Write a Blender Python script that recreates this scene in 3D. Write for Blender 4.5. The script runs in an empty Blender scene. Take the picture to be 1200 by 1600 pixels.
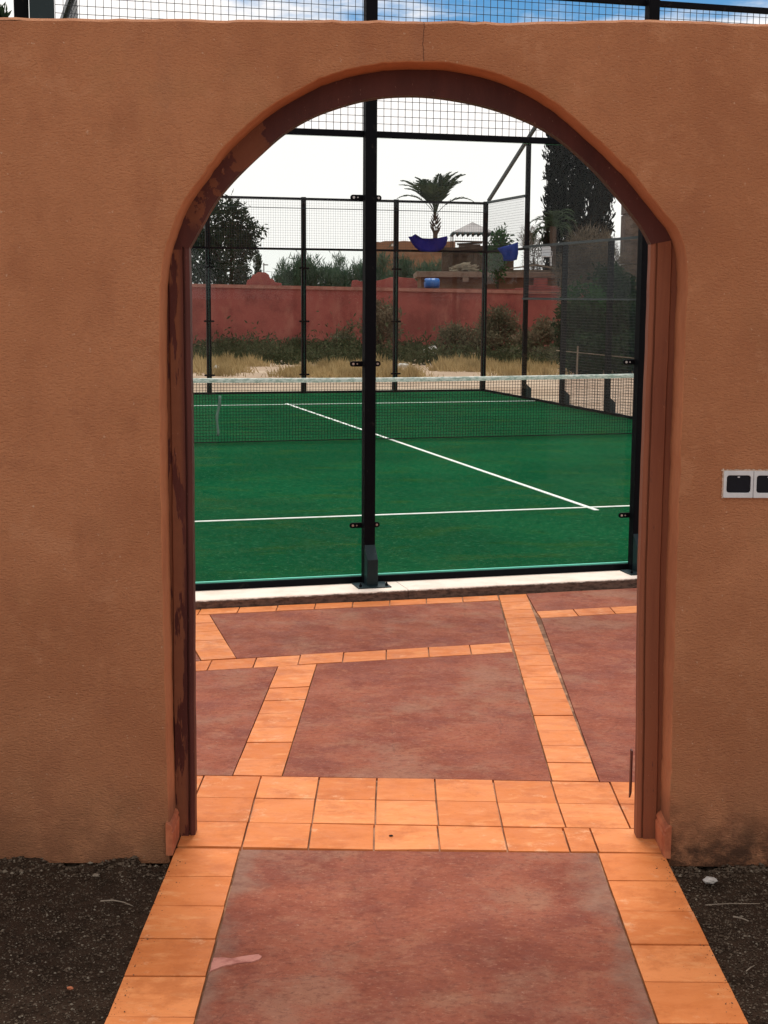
import bpy, bmesh, math, random
from mathutils import Vector, Matrix, noise as mnoise
R = math.radians
scene = bpy.context.scene
COL = scene.collection

# ------------------------------------------------------------------ camera, world, sun, exposure
CAM_F, CAM_PITCH, CAM_ROLL, CAM_H = 2267.2, 0.1472, 0.0062, 2.0188
cd = bpy.data.cameras.new('camera'); cam = bpy.data.objects.new('camera', cd); COL.objects.link(cam)
cd.sensor_fit = 'VERTICAL'; cd.sensor_height = 36.0; cd.lens = CAM_F / 1600 * 36.0
cd.clip_start = 0.05; cd.clip_end = 3000
fwd = Vector((0, math.cos(CAM_PITCH), -math.sin(CAM_PITCH)))
r0 = Vector((1, 0, 0)); d0 = Vector((0, -math.sin(CAM_PITCH), -math.cos(CAM_PITCH)))
rr = math.cos(CAM_ROLL) * r0 - math.sin(CAM_ROLL) * d0
dd = math.sin(CAM_ROLL) * r0 + math.cos(CAM_ROLL) * d0
m = Matrix.Identity(4)
for i in range(3):
    m[i][0] = rr[i]; m[i][1] = -dd[i]; m[i][2] = -fwd[i]
cam.matrix_world = Matrix.Translation((0, 0, CAM_H)) @ m
scene.camera = cam

SUN_ELEV, SUN_AZ = R(67), R(-3)            # azimuth measured from +Y (ahead) towards +X (right)
world = bpy.data.worlds.new('World'); scene.world = world; world.use_nodes = True
wn = world.node_tree.nodes; wl = world.node_tree.links; wn.clear()
wo = wn.new('ShaderNodeOutputWorld'); bg = wn.new('ShaderNodeBackground')
bg.inputs['Strength'].default_value = 0.1
sky = wn.new('ShaderNodeTexSky'); sky.sky_type = 'NISHITA'; sky.sun_disc = False
sky.sun_elevation = SUN_ELEV; sky.sun_rotation = SUN_AZ
sky.air_density = 1.0; sky.dust_density = 0.3; sky.ozone_density = 3.0
hsv = wn.new('ShaderNodeHueSaturation'); hsv.inputs['Saturation'].default_value = 1.45; hsv.inputs['Value'].default_value = 1.0
wl.new(sky.outputs[0], hsv.inputs['Color'])
tc = wn.new('ShaderNodeTexCoord')
sep = wn.new('ShaderNodeSeparateXYZ'); wl.new(tc.outputs['Generated'], sep.inputs[0])
def wmath(op, a, b=None, clamp=False):
    n = wn.new('ShaderNodeMath'); n.operation = op; n.use_clamp = clamp
    for i, v in enumerate((a, b)):
        if v is None: continue
        if isinstance(v, (int, float)): n.inputs[i].default_value = v
        else: wl.new(v, n.inputs[i])
    return n.outputs[0]
zz = wmath('ADD', wmath('MAXIMUM', sep.outputs['Z'], 0.0), 0.10)
cmb = wn.new('ShaderNodeCombineXYZ')
wl.new(wmath('DIVIDE', sep.outputs['X'], zz), cmb.inputs[0]); wl.new(wmath('DIVIDE', sep.outputs['Y'], zz), cmb.inputs[1])
cmb.inputs[2].default_value = 8.22
cn = wn.new('ShaderNodeTexNoise'); cn.inputs['Scale'].default_value = 0.62; cn.inputs['Detail'].default_value = 9.0
cn.inputs['Roughness'].default_value = 0.58
wl.new(cmb.outputs[0], cn.inputs['Vector'])
low = wn.new('ShaderNodeMapRange'); low.interpolation_type = 'SMOOTHSTEP'
low.inputs['From Min'].default_value = 0.10; low.inputs['From Max'].default_value = 0.19
low.inputs['To Min'].default_value = 0.50; low.inputs['To Max'].default_value = 0.0
wl.new(sep.outputs['Z'], low.inputs['Value'])
cm = wn.new('ShaderNodeMapRange'); cm.interpolation_type = 'SMOOTHSTEP'
cm.inputs['From Min'].default_value = 0.41; cm.inputs['From Max'].default_value = 0.50
wl.new(wmath('ADD', cn.outputs['Fac'], low.outputs[0]), cm.inputs['Value'])
mixw = wn.new('ShaderNodeMix'); mixw.data_type = 'RGBA'
wl.new(cm.outputs[0], mixw.inputs['Factor']); wl.new(hsv.outputs[0], mixw.inputs['A'])
mixw.inputs['B'].default_value = (12.3, 11.8, 11.4, 1)
wl.new(mixw.outputs['Result'], bg.inputs['Color']); wl.new(bg.outputs[0], wo.inputs['Surface'])

sl = bpy.data.lights.new('sun', 'SUN'); sl.energy = 3.6; sl.angle = R(18); sl.color = (1.0, 0.95, 0.88)
sun = bpy.data.objects.new('sun', sl); COL.objects.link(sun)
sdir = Vector((math.sin(SUN_AZ) * math.cos(SUN_ELEV), math.cos(SUN_AZ) * math.cos(SUN_ELEV), math.sin(SUN_ELEV)))
sun.rotation_euler = sdir.to_track_quat('Z', 'Y').to_euler()
sun.location = (0, 0, 30)

vs = scene.view_settings
vs.view_transform = 'Standard'; vs.look = 'None'; vs.gamma = 1.0; vs.use_curve_mapping = False; vs.exposure = -0.10
scene.cycles.use_denoising = True
scene.cycles.transparent_max_bounces = 32; scene.cycles.max_bounces = 10; scene.cycles.diffuse_bounces = 5

# ------------------------------------------------------------------ helpers: materials
class NT:
    def __init__(s, name):
        s.m = bpy.data.materials.new(name); s.m.use_nodes = True
        s.t = s.m.node_tree; s.n = s.t.nodes; s.l = s.t.links; s.n.clear()
        s.out = s.n.new('ShaderNodeOutputMaterial')
        s.geo = s.n.new('ShaderNodeNewGeometry')
    def put(s, sock, v):
        if isinstance(v, (int, float)): sock.default_value = v
        elif isinstance(v, (tuple, list)): sock.default_value = tuple(v) + ((1,) if len(v) == 3 and sock.type == 'RGBA' else ())
        else: s.l.new(v, sock)
    def math(s, op, a, b=None, c=None, clamp=False):
        n = s.n.new('ShaderNodeMath'); n.operation = op; n.use_clamp = clamp
        for i, v in enumerate((a, b, c)):
            if v is not None: s.put(n.inputs[i], v)
        return n.outputs[0]
    def pos(s, scale=(1, 1, 1), rot=0.0, loc=(0, 0, 0)):
        mp = s.n.new('ShaderNodeMapping'); s.l.new(s.geo.outputs['Position'], mp.inputs['Vector'])
        mp.inputs['Scale'].default_value = scale; mp.inputs['Rotation'].default_value = (0, 0, rot); mp.inputs['Location'].default_value = loc
        return mp.outputs[0]
    def noise(s, scale, detail=4, rough=.55, stretch=(1, 1, 1), rot=0.0, loc=(0, 0, 0), dist=0.0):
        n = s.n.new('ShaderNodeTexNoise'); n.inputs['Scale'].default_value = scale; n.inputs['Detail'].default_value = detail
        n.inputs['Roughness'].default_value = rough; n.inputs['Distortion'].default_value = dist
        s.l.new(s.pos(stretch, rot, loc), n.inputs['Vector']); return n.outputs['Fac']
    def voro(s, scale, feature='F1', loc=(0, 0, 0), stretch=(1, 1, 1)):
        n = s.n.new('ShaderNodeTexVoronoi'); n.feature = feature; n.inputs['Scale'].default_value = scale
        s.l.new(s.pos(stretch, 0, loc), n.inputs['Vector']); return n.outputs['Distance']
    def ramp(s, v, lo, hi, a=0.0, b=1.0):
        n = s.n.new('ShaderNodeMapRange'); n.interpolation_type = 'SMOOTHSTEP'
        s.put(n.inputs['Value'], v); n.inputs['From Min'].default_value = lo; n.inputs['From Max'].default_value = hi
        n.inputs['To Min'].default_value = a; n.inputs['To Max'].default_value = b; return n.outputs[0]
    def mix(s, f, a, b):
        n = s.n.new('ShaderNodeMix'); n.data_type = 'RGBA'
        s.put(n.inputs['Factor'], f); s.put(n.inputs['A'], a); s.put(n.inputs['B'], b); return n.outputs['Result']
    def val(s, c, v):
        n = s.n.new('ShaderNodeHueSaturation'); s.put(n.inputs['Color'], c); s.put(n.inputs['Value'], v); return n.outputs[0]
    def rnd(s):
        return s.n.new('ShaderNodeObjectInfo').outputs['Random']
    def bump(s, h, strength, dist, prev=None):
        n = s.n.new('ShaderNodeBump'); s.put(n.inputs['Height'], h); n.inputs['Strength'].default_value = strength
        n.inputs['Distance'].default_value = dist
        if prev is not None: s.l.new(prev, n.inputs['Normal'])
        return n.outputs[0]
    def finish(s, col, rough=.8, normal=None, spec=.3, metal=0.0):
        b = s.n.new('ShaderNodeBsdfPrincipled'); s.put(b.inputs['Base Color'], col); s.put(b.inputs['Roughness'], rough)
        b.inputs['Specular IOR Level'].default_value = spec; b.inputs['Metallic'].default_value = metal
        if normal is not None: s.l.new(normal, b.inputs['Normal'])
        s.l.new(b.outputs[0], s.out.inputs['Surface']); return s.m

def paint(name, col, rough=.5, spec=.35, wear=None, var=.15, metal=0.0, scale=8.0):
    t = NT(name)
    c = t.mix(t.ramp(t.noise(scale, 5), .35, .7), col, tuple(x * (1 - var) for x in col))
    if wear: c = t.mix(t.math('MULTIPLY', t.ramp(t.noise(scale * 3, 6, .7), .6, .72), wear[1]), c, wear[0])
    nb = t.bump(t.noise(scale * 20, 3), .15, .002)
    return t.finish(c, rough, nb, spec, metal)

M = {}
def make_materials():
    # wall plaster
    t = NT('plaster')
    sp = t.n.new('ShaderNodeSeparateXYZ'); t.l.new(t.geo.outputs['Position'], sp.inputs[0])
    X, Y, Z = sp.outputs
    c = t.mix(t.ramp(t.noise(1.3, 5, .6), .35, .68), (0.4556, 0.2005, 0.0983), (0.372, 0.1533, 0.07252))
    c = t.mix(t.ramp(t.noise(5.0, 6, .62, (1, 1, .55)), .47, .72, 0, .55), c, (0.3189, 0.1258, 0.06285))
    c = t.mix(t.ramp(t.noise(16, 5, .6), .52, .78, 0, .4), c, (0.5012, 0.2359, 0.1225))
    c = t.mix(t.ramp(t.noise(2.2, 5, .6, loc=(7, 3, 1)), .55, .75, 0, .5), c, (0.3645, 0.1809, 0.0846))
    c = t.mix(t.ramp(t.noise(85, 4, .65, (1, 1, 1.9)), .42, .70, 0, .28), c, (0.243, 0.09592, 0.04834))
    c = t.mix(t.ramp(t.noise(85, 4, .65, (1, 1, 1.9), loc=(0, 0, .011)), .52, .72, 0, .30), c, (0.4708, 0.228, 0.1289))
    c = t.mix(t.math('MULTIPLY', t.ramp(t.noise(1.9, 8, .68, (1, 1, 1.3), loc=(2, 0, 6)), .575, .60), .22), c, (0.5315, 0.2673, 0.1451))
    c = t.mix(t.math('MULTIPLY', t.ramp(t.noise(2.6, 8, .7, loc=(8, 0, 2)), .60, .63), .28), c, (0.3037, 0.1218, 0.06607))
    c = t.mix(t.math('MULTIPLY', t.ramp(t.noise(48, 3, .7, loc=(1, 1, 4)), .69, .72), .7), c, (0.5619, 0.3617, 0.2417))
    # rain streaks from the top, splash dirt at the foot
    st = t.math('MULTIPLY', t.ramp(t.noise(7, 4, .6, (1, 1, .12)), .52, .75), t.ramp(Z, 2.2, 3.0))
    c = t.mix(t.math('MULTIPLY', st, .22), c, (0.228, 0.1064, 0.076))
    foot = t.math('MULTIPLY', t.ramp(t.math('ADD', Z, t.math('MULTIPLY', t.noise(6, 6, .65), .40)), .12, .46, 1, 0), t.ramp(t.noise(9, 6, .7), .3, .58))
    c = t.mix(t.math('MULTIPLY', foot, t.ramp(X, -1.0, 1.2, .35, .95)), c, (0.0646, 0.03192, 0.01976))
    # hairline crack above the crown of the arch
    cx = t.math('ADD', .127, t.math('MULTIPLY', t.math('SUBTRACT', t.noise(14, 3, .6, (0, 0, 1)), .5), .035))
    crack = t.math('MULTIPLY', t.math('LESS_THAN', t.math('ABSOLUTE', t.math('SUBTRACT', X, cx)), .0016), t.math('GREATER_THAN', Z, 2.80))
    c = t.mix(t.math('MULTIPLY', crack, .75), c, (.10, .045, .03))
    pit = t.ramp(t.voro(26), .035, .09)
    pm = t.ramp(t.noise(3.1, 3), .56, .62)
    pitm = t.math('MULTIPLY', t.math('SUBTRACT', 1.0, pit), pm)
    c = t.mix(t.math('MULTIPLY', pitm, .5), c, (.24, .10, .06))
    n = t.bump(t.noise(5, 4), .35, .03)
    n = t.bump(t.noise(85, 4, .65, (1, 1, 1.9)), 0.75, .020, n)
    n = t.bump(t.math('MULTIPLY', pitm, -1.0), .6, .006, n)
    n = t.bump(t.math('MULTIPLY', crack, -1.0), .8, .004, n)
    M['plaster'] = t.finish(c, .9, n, .15)
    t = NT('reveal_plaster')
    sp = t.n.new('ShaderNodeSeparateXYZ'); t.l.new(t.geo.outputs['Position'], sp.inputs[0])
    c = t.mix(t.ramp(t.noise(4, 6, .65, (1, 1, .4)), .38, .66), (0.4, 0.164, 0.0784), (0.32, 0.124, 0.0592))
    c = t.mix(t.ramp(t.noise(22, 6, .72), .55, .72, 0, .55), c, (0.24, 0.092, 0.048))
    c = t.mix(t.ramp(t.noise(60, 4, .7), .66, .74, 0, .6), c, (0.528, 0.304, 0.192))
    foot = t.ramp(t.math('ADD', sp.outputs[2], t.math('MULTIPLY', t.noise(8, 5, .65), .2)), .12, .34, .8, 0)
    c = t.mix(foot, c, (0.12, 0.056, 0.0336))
    M['reveal_plaster'] = t.finish(c, .9, t.bump(t.noise(40, 5, .65), .6, .008), .1)
    # terracotta floor tile
    t = NT('terracotta')
    c = t.mix(t.rnd(), (0.703, 0.249, 0.08379), (0.551, 0.1661, 0.04617))
    c = t.mix(t.ramp(t.noise(5, 6, .62, (1, 2.6, 1), dist=.5), .42, .70, 0, .50), c, (0.475, 0.1283, 0.0323))
    c = t.mix(t.ramp(t.noise(8, 6, .62, (1, 2.2, 1), loc=(3, 9, 0), dist=.3), .52, .74, 0, .45), c, (0.76, 0.3705, 0.1568))
    c = t.mix(t.ramp(t.noise(34, 5, .7, (1, 1.8, 1)), .50, .74, 0, .30), c, (0.475, 0.1472, 0.0494))
    c = t.mix(t.ramp(t.noise(95, 3, .7), .67, .73, 0, .8), c, (0.209, 0.08075, 0.038))
    c = t.mix(t.ramp(t.noise(4.3, 7, .7, loc=(7, 5, 1)), .48, .66, 0, .55), c, (.40, .105, .026))
    c = t.mix(t.ramp(t.noise(7, 8, .78, loc=(1, 2, 5)), .57, .68, 0, .50), c, (.72, .40, .22))
    c = t.mix(t.ramp(t.noise(26, 7, .8, loc=(4, 2, 2)), .62, .70, 0, .6), c, (.30, .10, .042))
    rg = t.ramp(t.noise(12, 5), .35, .7, .42, .66)
    M['terracotta'] = t.finish(c, rg, t.bump(t.noise(45, 5), .25, .004), .12)
    # red pigmented concrete
    t = NT('red_concrete')
    c = t.mix(t.ramp(t.noise(2.6, 8, .68, dist=.3), .36, .66), (0.315, 0.09744, 0.05544), (0.2226, 0.06216, 0.0378))
    c = t.mix(t.ramp(t.noise(6, 8, .74, (1, 1.3, 1), loc=(4, 4, 0)), .50, .66, 0, .45), c, (0.3864, 0.1638, 0.09408))
    c = t.mix(t.ramp(t.noise(1.5, 8, .72, loc=(9, 1, 0)), .50, .63, 0, .60), c, (0.3108, 0.1554, 0.09912))
    c = t.mix(t.ramp(t.noise(2.4, 7, .7, loc=(2, 6, 0)), .52, .64, 0, .60), c, (0.1806, 0.04368, 0.02856))
    c = t.mix(t.ramp(t.noise(30, 6, .8, (1, 1.4, 1)), .48, .64, 0, .50), c, (0.1344, 0.03696, 0.0252))
    c = t.mix(t.ramp(t.noise(46, 5, .8, (1, 1.3, 1), loc=(3, 3, 3)), .54, .66, 0, .50), c, (0.42, 0.1974, 0.126))
    c = t.mix(t.ramp(t.noise(120, 3, .7), .63, .70, 0, .7), c, (0.0588, 0.0252, 0.01848))
    c = t.mix(t.ramp(t.noise(17, 7, .78, loc=(6, 6, 6)), .63, .70, 0, .6), c, (0.4536, 0.2856, 0.21))
    sp = t.n.new('ShaderNodeSeparateXYZ'); t.l.new(t.geo.outputs['Position'], sp.inputs[0])
    dx = t.math('ABSOLUTE', t.math('SUBTRACT', sp.outputs[0], .135))
    rim = t.math('MULTIPLY', t.ramp(t.math('ADD', dx, t.math('MULTIPLY', t.math('SUBTRACT', t.noise(5, 7, .7, loc=(1, 8, 2)), .5), .45)), .56, .70), t.math('LESS_THAN', sp.outputs[1], 5.3))
    c = t.mix(t.math('MULTIPLY', rim, .75), c, t.mix(t.ramp(t.noise(13, 6, .75), .4, .65), (.29, .165, .115), (.20, .10, .072)))
    edge_d = t.n.new('ShaderNodeTexVoronoi'); edge_d.feature = 'DISTANCE_TO_EDGE'; edge_d.inputs['Scale'].default_value = 1.1
    t.l.new(t.pos((1, 1, 0), 0, (.3, .2, 0)), edge_d.inputs['Vector'])
    wig = t.math('ADD', edge_d.outputs['Distance'], t.math('MULTIPLY', t.math('SUBTRACT', t.noise(11, 5, .7), .5), .05))
    hair = t.math('MULTIPLY', t.math('LESS_THAN', t.math('ABSOLUTE', wig), .0016), t.math('GREATER_THAN', t.noise(1.3, 2, .5, loc=(5, 5, 5)), .52))
    c = t.mix(t.math('MULTIPLY', hair, .3), c, (.06, .025, .02))
    # shrinkage crazing
    n = t.bump(t.noise(36, 6, .75, (1, 1.6, 1)), .9, .010)
    n = t.bump(t.noise(6, 4), .3, .02, n)
    M['red_concrete'] = t.finish(c, t.ramp(t.noise(8, 4), .35, .65, .6, .85), n, .10)
    t = NT('pink_patch'); c = t.mix(t.ramp(t.noise(25, 6, .65), .4, .65), (.45, .185, .14), (.31, .105, .078))
    M['pink_patch'] = t.finish(c, .75, t.bump(t.noise(50, 5), .6, .006), .3)
    t = NT('grout'); M['grout'] = t.finish(t.mix(t.ramp(t.noise(4, 5, .7), .4, .65), (.15, .072, .042), (.42, .23, .135)), .95)
    # pale limestone kerb
    t = NT('kerb_stone')
    sp = t.n.new('ShaderNodeSeparateXYZ'); t.l.new(t.geo.outputs['Position'], sp.inputs[0])
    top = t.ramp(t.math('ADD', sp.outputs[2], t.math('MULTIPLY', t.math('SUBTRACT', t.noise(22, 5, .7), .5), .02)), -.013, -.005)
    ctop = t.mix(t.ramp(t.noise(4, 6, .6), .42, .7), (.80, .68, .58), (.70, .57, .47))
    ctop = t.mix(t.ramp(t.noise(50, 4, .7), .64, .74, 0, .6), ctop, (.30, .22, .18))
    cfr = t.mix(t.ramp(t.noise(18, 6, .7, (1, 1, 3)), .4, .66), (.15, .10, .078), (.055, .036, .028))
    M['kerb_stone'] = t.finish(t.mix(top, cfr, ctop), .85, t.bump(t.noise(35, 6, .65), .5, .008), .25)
    # wood / steel frame painted dark maroon, plaster smears
    t = NT('frame_paint')
    sp = t.n.new('ShaderNodeSeparateXYZ'); t.l.new(t.geo.outputs['Position'], sp.inputs[0])
    c = t.mix(t.ramp(t.noise(7, 5, .6, (1, 1, .25)), .35, .7), (.085, .026, .021), (.055, .017, .015))
    sm = t.ramp(t.noise(3.6, 5, .62, (3.5, 1, .7), loc=(2, 0, 5.3)), .44, .475)
    edge = t.ramp(sp.outputs[0], -.768, -.738, 1, .0)
    edge2 = t.ramp(sp.outputs[0], .99, 1.02, .0, .8)
    high = t.math('MULTIPLY', t.math('MULTIPLY', t.ramp(sp.outputs[2], 2.24, 2.30, 0, .55), t.ramp(sp.outputs[0], -.46, -.36, 1, 0)), t.ramp(t.noise(9, 5, .6, loc=(.4, 0, .7)), .50, .53))
    lowz = t.math('LESS_THAN', sp.outputs[2], 2.185)
    smear = t.math('MAXIMUM', t.math('MULTIPLY', sm, t.math('MULTIPLY', t.math('MULTIPLY', edge, lowz), .72)), high)
    c = t.mix(smear, c, t.mix(t.noise(30, 5), (.26, .105, .052), (.19, .072, .038)))
    n = t.bump(t.noise(60, 4, .6, (1, 1, .2)), .25, .003)
    n = t.bump(smear, .5, .002, n)
    c = t.mix(t.ramp(t.noise(120, 4, .7, (1, 1, .4)), .66, .72, 0, .5), c, (.42, .24, .18))
    M['frame_paint'] = t.finish(c, t.math('ADD', .5, t.math('MULTIPLY', smear, .4)), n, .16)
    t = NT('frame_paint_lit')          # right jamb: its brighter light put into the colour as a lighter brown
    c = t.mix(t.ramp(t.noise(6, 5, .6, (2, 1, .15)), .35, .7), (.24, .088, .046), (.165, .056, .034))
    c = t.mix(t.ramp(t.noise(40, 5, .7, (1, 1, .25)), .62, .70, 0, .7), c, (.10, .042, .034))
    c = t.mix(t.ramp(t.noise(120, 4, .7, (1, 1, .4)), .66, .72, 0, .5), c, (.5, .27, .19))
    M['frame_paint_lit'] = t.finish(c, .6, t.bump(t.noise(60, 4, .6, (1, 1, .2)), .3, .003), .14)
    t = NT('skirting'); c = t.mix(t.ramp(t.noise(12, 6, .65), .4, .68), (.43, .145, .070), (.29, .088, .044))
    M['skirting'] = t.finish(c, .7, t.bump(t.noise(40, 5), .4, .005), .08)
    M['green_steel'] = paint('green_steel', (.008, .022, .026), .42, .25, ((.10, .12, .12), .35), scale=5)
    M['dark_steel'] = paint('dark_steel', (.0040, .0046, .0065), .55, .05, ((.07, .06, .05), .3), scale=6)
    M['bolt'] = paint('bolt', (.55, .56, .56), .35, .5, None, .3, .8, 60)
    M['wire'] = paint('wire', (.012, .022, .030), .45, .4)
    M['net_cord'] = paint('net_cord', (.012, .013, .013), .8, .2)
    t = NT('net_tape'); c = t.mix(t.ramp(t.noise(14, 6, .65, (1, 1, 3), R(20)), .42, .6), (.80, .82, .76), (.42, .52, .46))
    M['net_tape'] = t.finish(c, .7, t.bump(t.noise(16, 4), .6, .012), .25)
    # artificial turf with brushed sand
    t = NT('turf')
    c = t.mix(t.ramp(t.noise(.45, 5, .6), .38, .66), (.0042, .056, .021), (.0056, .074, .027))
    c = t.mix(t.ramp(t.noise(1.3, 5, .65, (1, 2.2, 1), R(16), (3, 1, 0)), .50, .70, 0, .50), c, (.028, .074, .014))
    c = t.mix(t.ramp(t.noise(11, 6, .78, (.6, 2.0, 1), R(16)), .54, .70, 0, .50), c, (.022, .105, .045))
    c = t.mix(t.ramp(t.noise(34, 5, .8, (.5, 2.0, 1), R(16)), .57, .66, 0, .85), c, (.13, .30, .18))
    c = t.mix(t.ramp(t.noise(9, 4, .6, loc=(5, 2, 1)), .52, .7, 0, .5), c, (.003, .036, .014))
    M['turf'] = t.finish(c, 1.0, t.bump(t.noise(160, 3), .6, .012), .0)
    t = NT('line_paint'); c = t.mix(t.ramp(t.noise(9, 6, .7), .45, .72), (.82, .82, .76), (.60, .66, .56))
    M['line_paint'] = t.finish(c, .85, t.bump(t.noise(120, 3), .5, .006), .15)
    # ground
    t = NT('dirt')
    c = t.mix(t.ramp(t.noise(.35, 6, .62), .38, .66), (.52, .375, .275), (.39, .265, .185))
    c = t.mix(t.ramp(t.noise(1.4, 6, .7, (.5, 1.6, 1)), .50, .70, 0, .6), c, (.21, .135, .088))
    c = t.mix(t.ramp(t.noise(5, 5, .7), .60, .72, 0, .5), c, (.13, .095, .06))
    M['dirt'] = t.finish(c, .95, t.bump(t.noise(6, 6, .65), .6, .06), .1)
    t = NT('soil')
    c = t.mix(t.ramp(t.noise(12, 6, .65), .38, .68), (0.0693, 0.04356, 0.0297), (0.03696, 0.02442, 0.01716))
    c = t.mix(t.ramp(t.noise(90, 4, .7), .55, .72, 0, .6), c, (0.0792, 0.05808, 0.04356))
    c = t.val(c, .82)
    M['soil'] = t.finish(c, 1.0, t.bump(t.noise(110, 5, .7), .9, .012), .0)
    t = NT('pebble')
    rp = t.geo.outputs['Random Per Island']
    c = t.mix(t.ramp(rp, .0, .9), (0.0396, 0.0264, 0.01848), (0.1254, 0.0924, 0.066))
    c = t.mix(t.ramp(rp, .90, .97), c, (0.2244, 0.1848, 0.1386))
    c = t.val(c, .9)
    M['pebble'] = t.finish(c, .95, t.bump(t.noise(300, 3), .3, .002), .0)
    # glass
    t = NT('glass')
    tr = t.n.new('ShaderNodeBsdfTransparent'); tr.inputs[0].default_value = (.955, .972, .966, 1)
    gl = t.n.new('ShaderNodeBsdfGlossy'); gl.inputs['Roughness'].default_value = .01; gl.inputs['Color'].default_value = (1, 1, 1, 1)
    fr = t.n.new('ShaderNodeFresnel'); t.put(fr.inputs['IOR'], t.math('ADD', 1.16, t.math('MULTIPLY', t.geo.outputs['Backfacing'], 1 / 1.16 - 1.16)))
    mx = t.n.new('ShaderNodeMixShader'); t.put(mx.inputs[0], t.math('MINIMUM', fr.outputs[0], .018)); t.l.new(tr.outputs[0], mx.inputs[1]); t.l.new(gl.outputs[0], mx.inputs[2])
    df = t.n.new('ShaderNodeBsdfDiffuse'); df.inputs[0].default_value = (.62, .56, .5, 1)
    mx2 = t.n.new('ShaderNodeMixShader')
    sp = t.n.new('ShaderNodeSeparateXYZ'); t.l.new(t.geo.outputs['Position'], sp.inputs[0])
    dust = t.math('MULTIPLY', t.ramp(t.noise(1.6, 6, .65, (1, 1, .3)), .42, .75, .1, 1), t.ramp(sp.outputs[2], 0, 1.8, .005, .007))
    t.l.new(dust, mx2.inputs[0]); t.l.new(mx.outputs[0], mx2.inputs[1]); t.l.new(df.outputs[0], mx2.inputs[2])
    t.l.new(mx2.outputs[0], t.out.inputs['Surface']); M['glass'] = t.m
    t = NT('glass_edge'); M['glass_edge'] = t.finish((.16, .66, .50), .5, None, .2)
    # far walls
    t = NT('red_wall')
    c = t.mix(t.ramp(t.noise(.8, 6, .65), .38, .68), (.27, .070, .060), (.17, .043, .038))
    c = t.mix(t.ramp(t.noise(2.2, 5, .65, (1, 1, .35)), .50, .74, 0, .5), c, (.33, .125, .098))
    c = t.mix(t.ramp(t.noise(6, 4, .7), .66, .74, 0, .6), c, (.40, .25, .20))
    M['red_wall'] = t.finish(c, .92, t.bump(t.noise(9, 5), .4, .03), .12)
    t = NT('coping'); M['coping'] = t.finish(t.mix(t.ramp(t.noise(3, 6, .65), .4, .68), (.32, .13, .10), (.23, .085, .066)), .9)
    t = NT('adobe')
    c = t.mix(t.ramp(t.noise(1.2, 6, .65), .4, .66), (.22, .115, .068), (.15, .078, .048))
    M['adobe'] = t.finish(c, .95, t.bump(t.noise(5, 5), .4, .05), .1)
    t = NT('raw_concrete')
    c = t.mix(t.ramp(t.noise(2, 6, .65), .4, .66), (.22, .155, .115), (.145, .10, .074))
    M['raw_concrete'] = t.finish(c, .95, t.bump(t.noise(8, 5), .4, .03), .1)
    t = NT('pillar_stone')
    c = t.mix(t.ramp(t.noise(3, 6, .7, (1, 1, 2)), .4, .66), (.13, .10, .082), (.075, .058, .05))
    M['pillar_stone'] = t.finish(c, .95, t.bump(t.noise(12, 6, .7), .7, .04), .1)
    M['timber'] = paint('timber', (.085, .055, .038), .85, .15, None, .4, 0, 3)
    M['old_wood'] = paint('old_wood', (.30, .24, .18), .9, .1, None, .4, 0, 6)
    M['canvas'] = paint('canvas', (.42, .39, .38), .9, .1, None, .3, 0, 2)
    M['canvas_dark'] = paint('canvas_dark', (.06, .10, .10), .9, .1, None, .3, 0, 2)
    M['navy_cloth'] = paint('navy_cloth', (.014, .012, .13), .85, .1, None, .25, 0, 4)
    M['blue_cloth'] = paint('blue_cloth', (.018, .040, .20), .85, .1, None, .25, 0, 4)
    M['blue_plastic'] = paint('blue_plastic', (.012, .11, .38), .4, .4, None, .2, 0, 4)
    M['white_plastic'] = paint('white_plastic', (.75, .76, .78), .45, .4, ((.35, .33, .3), .4), .1, 0, 30)
    M['grey_plastic'] = paint('grey_plastic', (.50, .52, .54), .42, .4, ((.30, .28, .25), .4), .1, 0, 30)
    M['black_plastic'] = paint('black_plastic', (.006, .007, .012), .45, .12, None, .2, 0, 30)
    M['raw_plaster'] = paint('raw_plaster', (.60, .46, .36), .95, .1, None, .4, 0, 60)
    M['reed'] = paint('reed', (.42, .36, .27), .9, .1, None, .4, 0, 5)
    M['pale_rock'] = paint('pale_rock', (.58, .53, .48), .9, .1, None, .3, 0, 10)
    M['net_smear'] = paint('net_smear', (.19, .28, .23), .85, .1, None, .4, 0, 10)
    M['hole'] = paint('hole', (.012, .008, .007), .95, .1)
    def leaf(name, a, b, transl=.25, tint=None):
        t = NT(name); r = t.geo.outputs['Random Per Island']
        c = t.mix(r, a, b)
        c = t.mix(t.ramp(t.noise(.9, 3), .42, .64, 0, .55), c, tuple(x * .55 for x in a))
        if tint: c = t.mix(t.ramp(t.noise(.7, 3, loc=(4, 4, 4)), .52, .66, 0, .7), c, tint)
        d = t.n.new('ShaderNodeBsdfDiffuse'); t.put(d.inputs[0], c)
        tl = t.n.new('ShaderNodeBsdfTranslucent'); t.put(tl.inputs[0], c)
        mx = t.n.new('ShaderNodeMixShader'); mx.inputs[0].default_value = transl
        t.l.new(d.outputs[0], mx.inputs[1]); t.l.new(tl.outputs[0], mx.inputs[2]); t.l.new(mx.outputs[0], t.out.inputs['Surface'])
        M[name] = t.m
    leaf('leaf_tree', (.016, .030, .018), (.040, .062, .036))
    leaf('leaf_feather', (.045, .085, .055), (.095, .145, .090), .3)
    leaf('leaf_cypress', (.008, .012, .012), (.020, .024, .020), .1)
    leaf('leaf_hedge', (.014, .030, .014), (.036, .062, .030), .2)
    leaf('leaf_green', (.020, .060, .020), (.045, .110, .036), .25)
    leaf('leaf_olive', (.085, .080, .048), (.17, .145, .088), .2, (.20, .14, .095))
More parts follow.
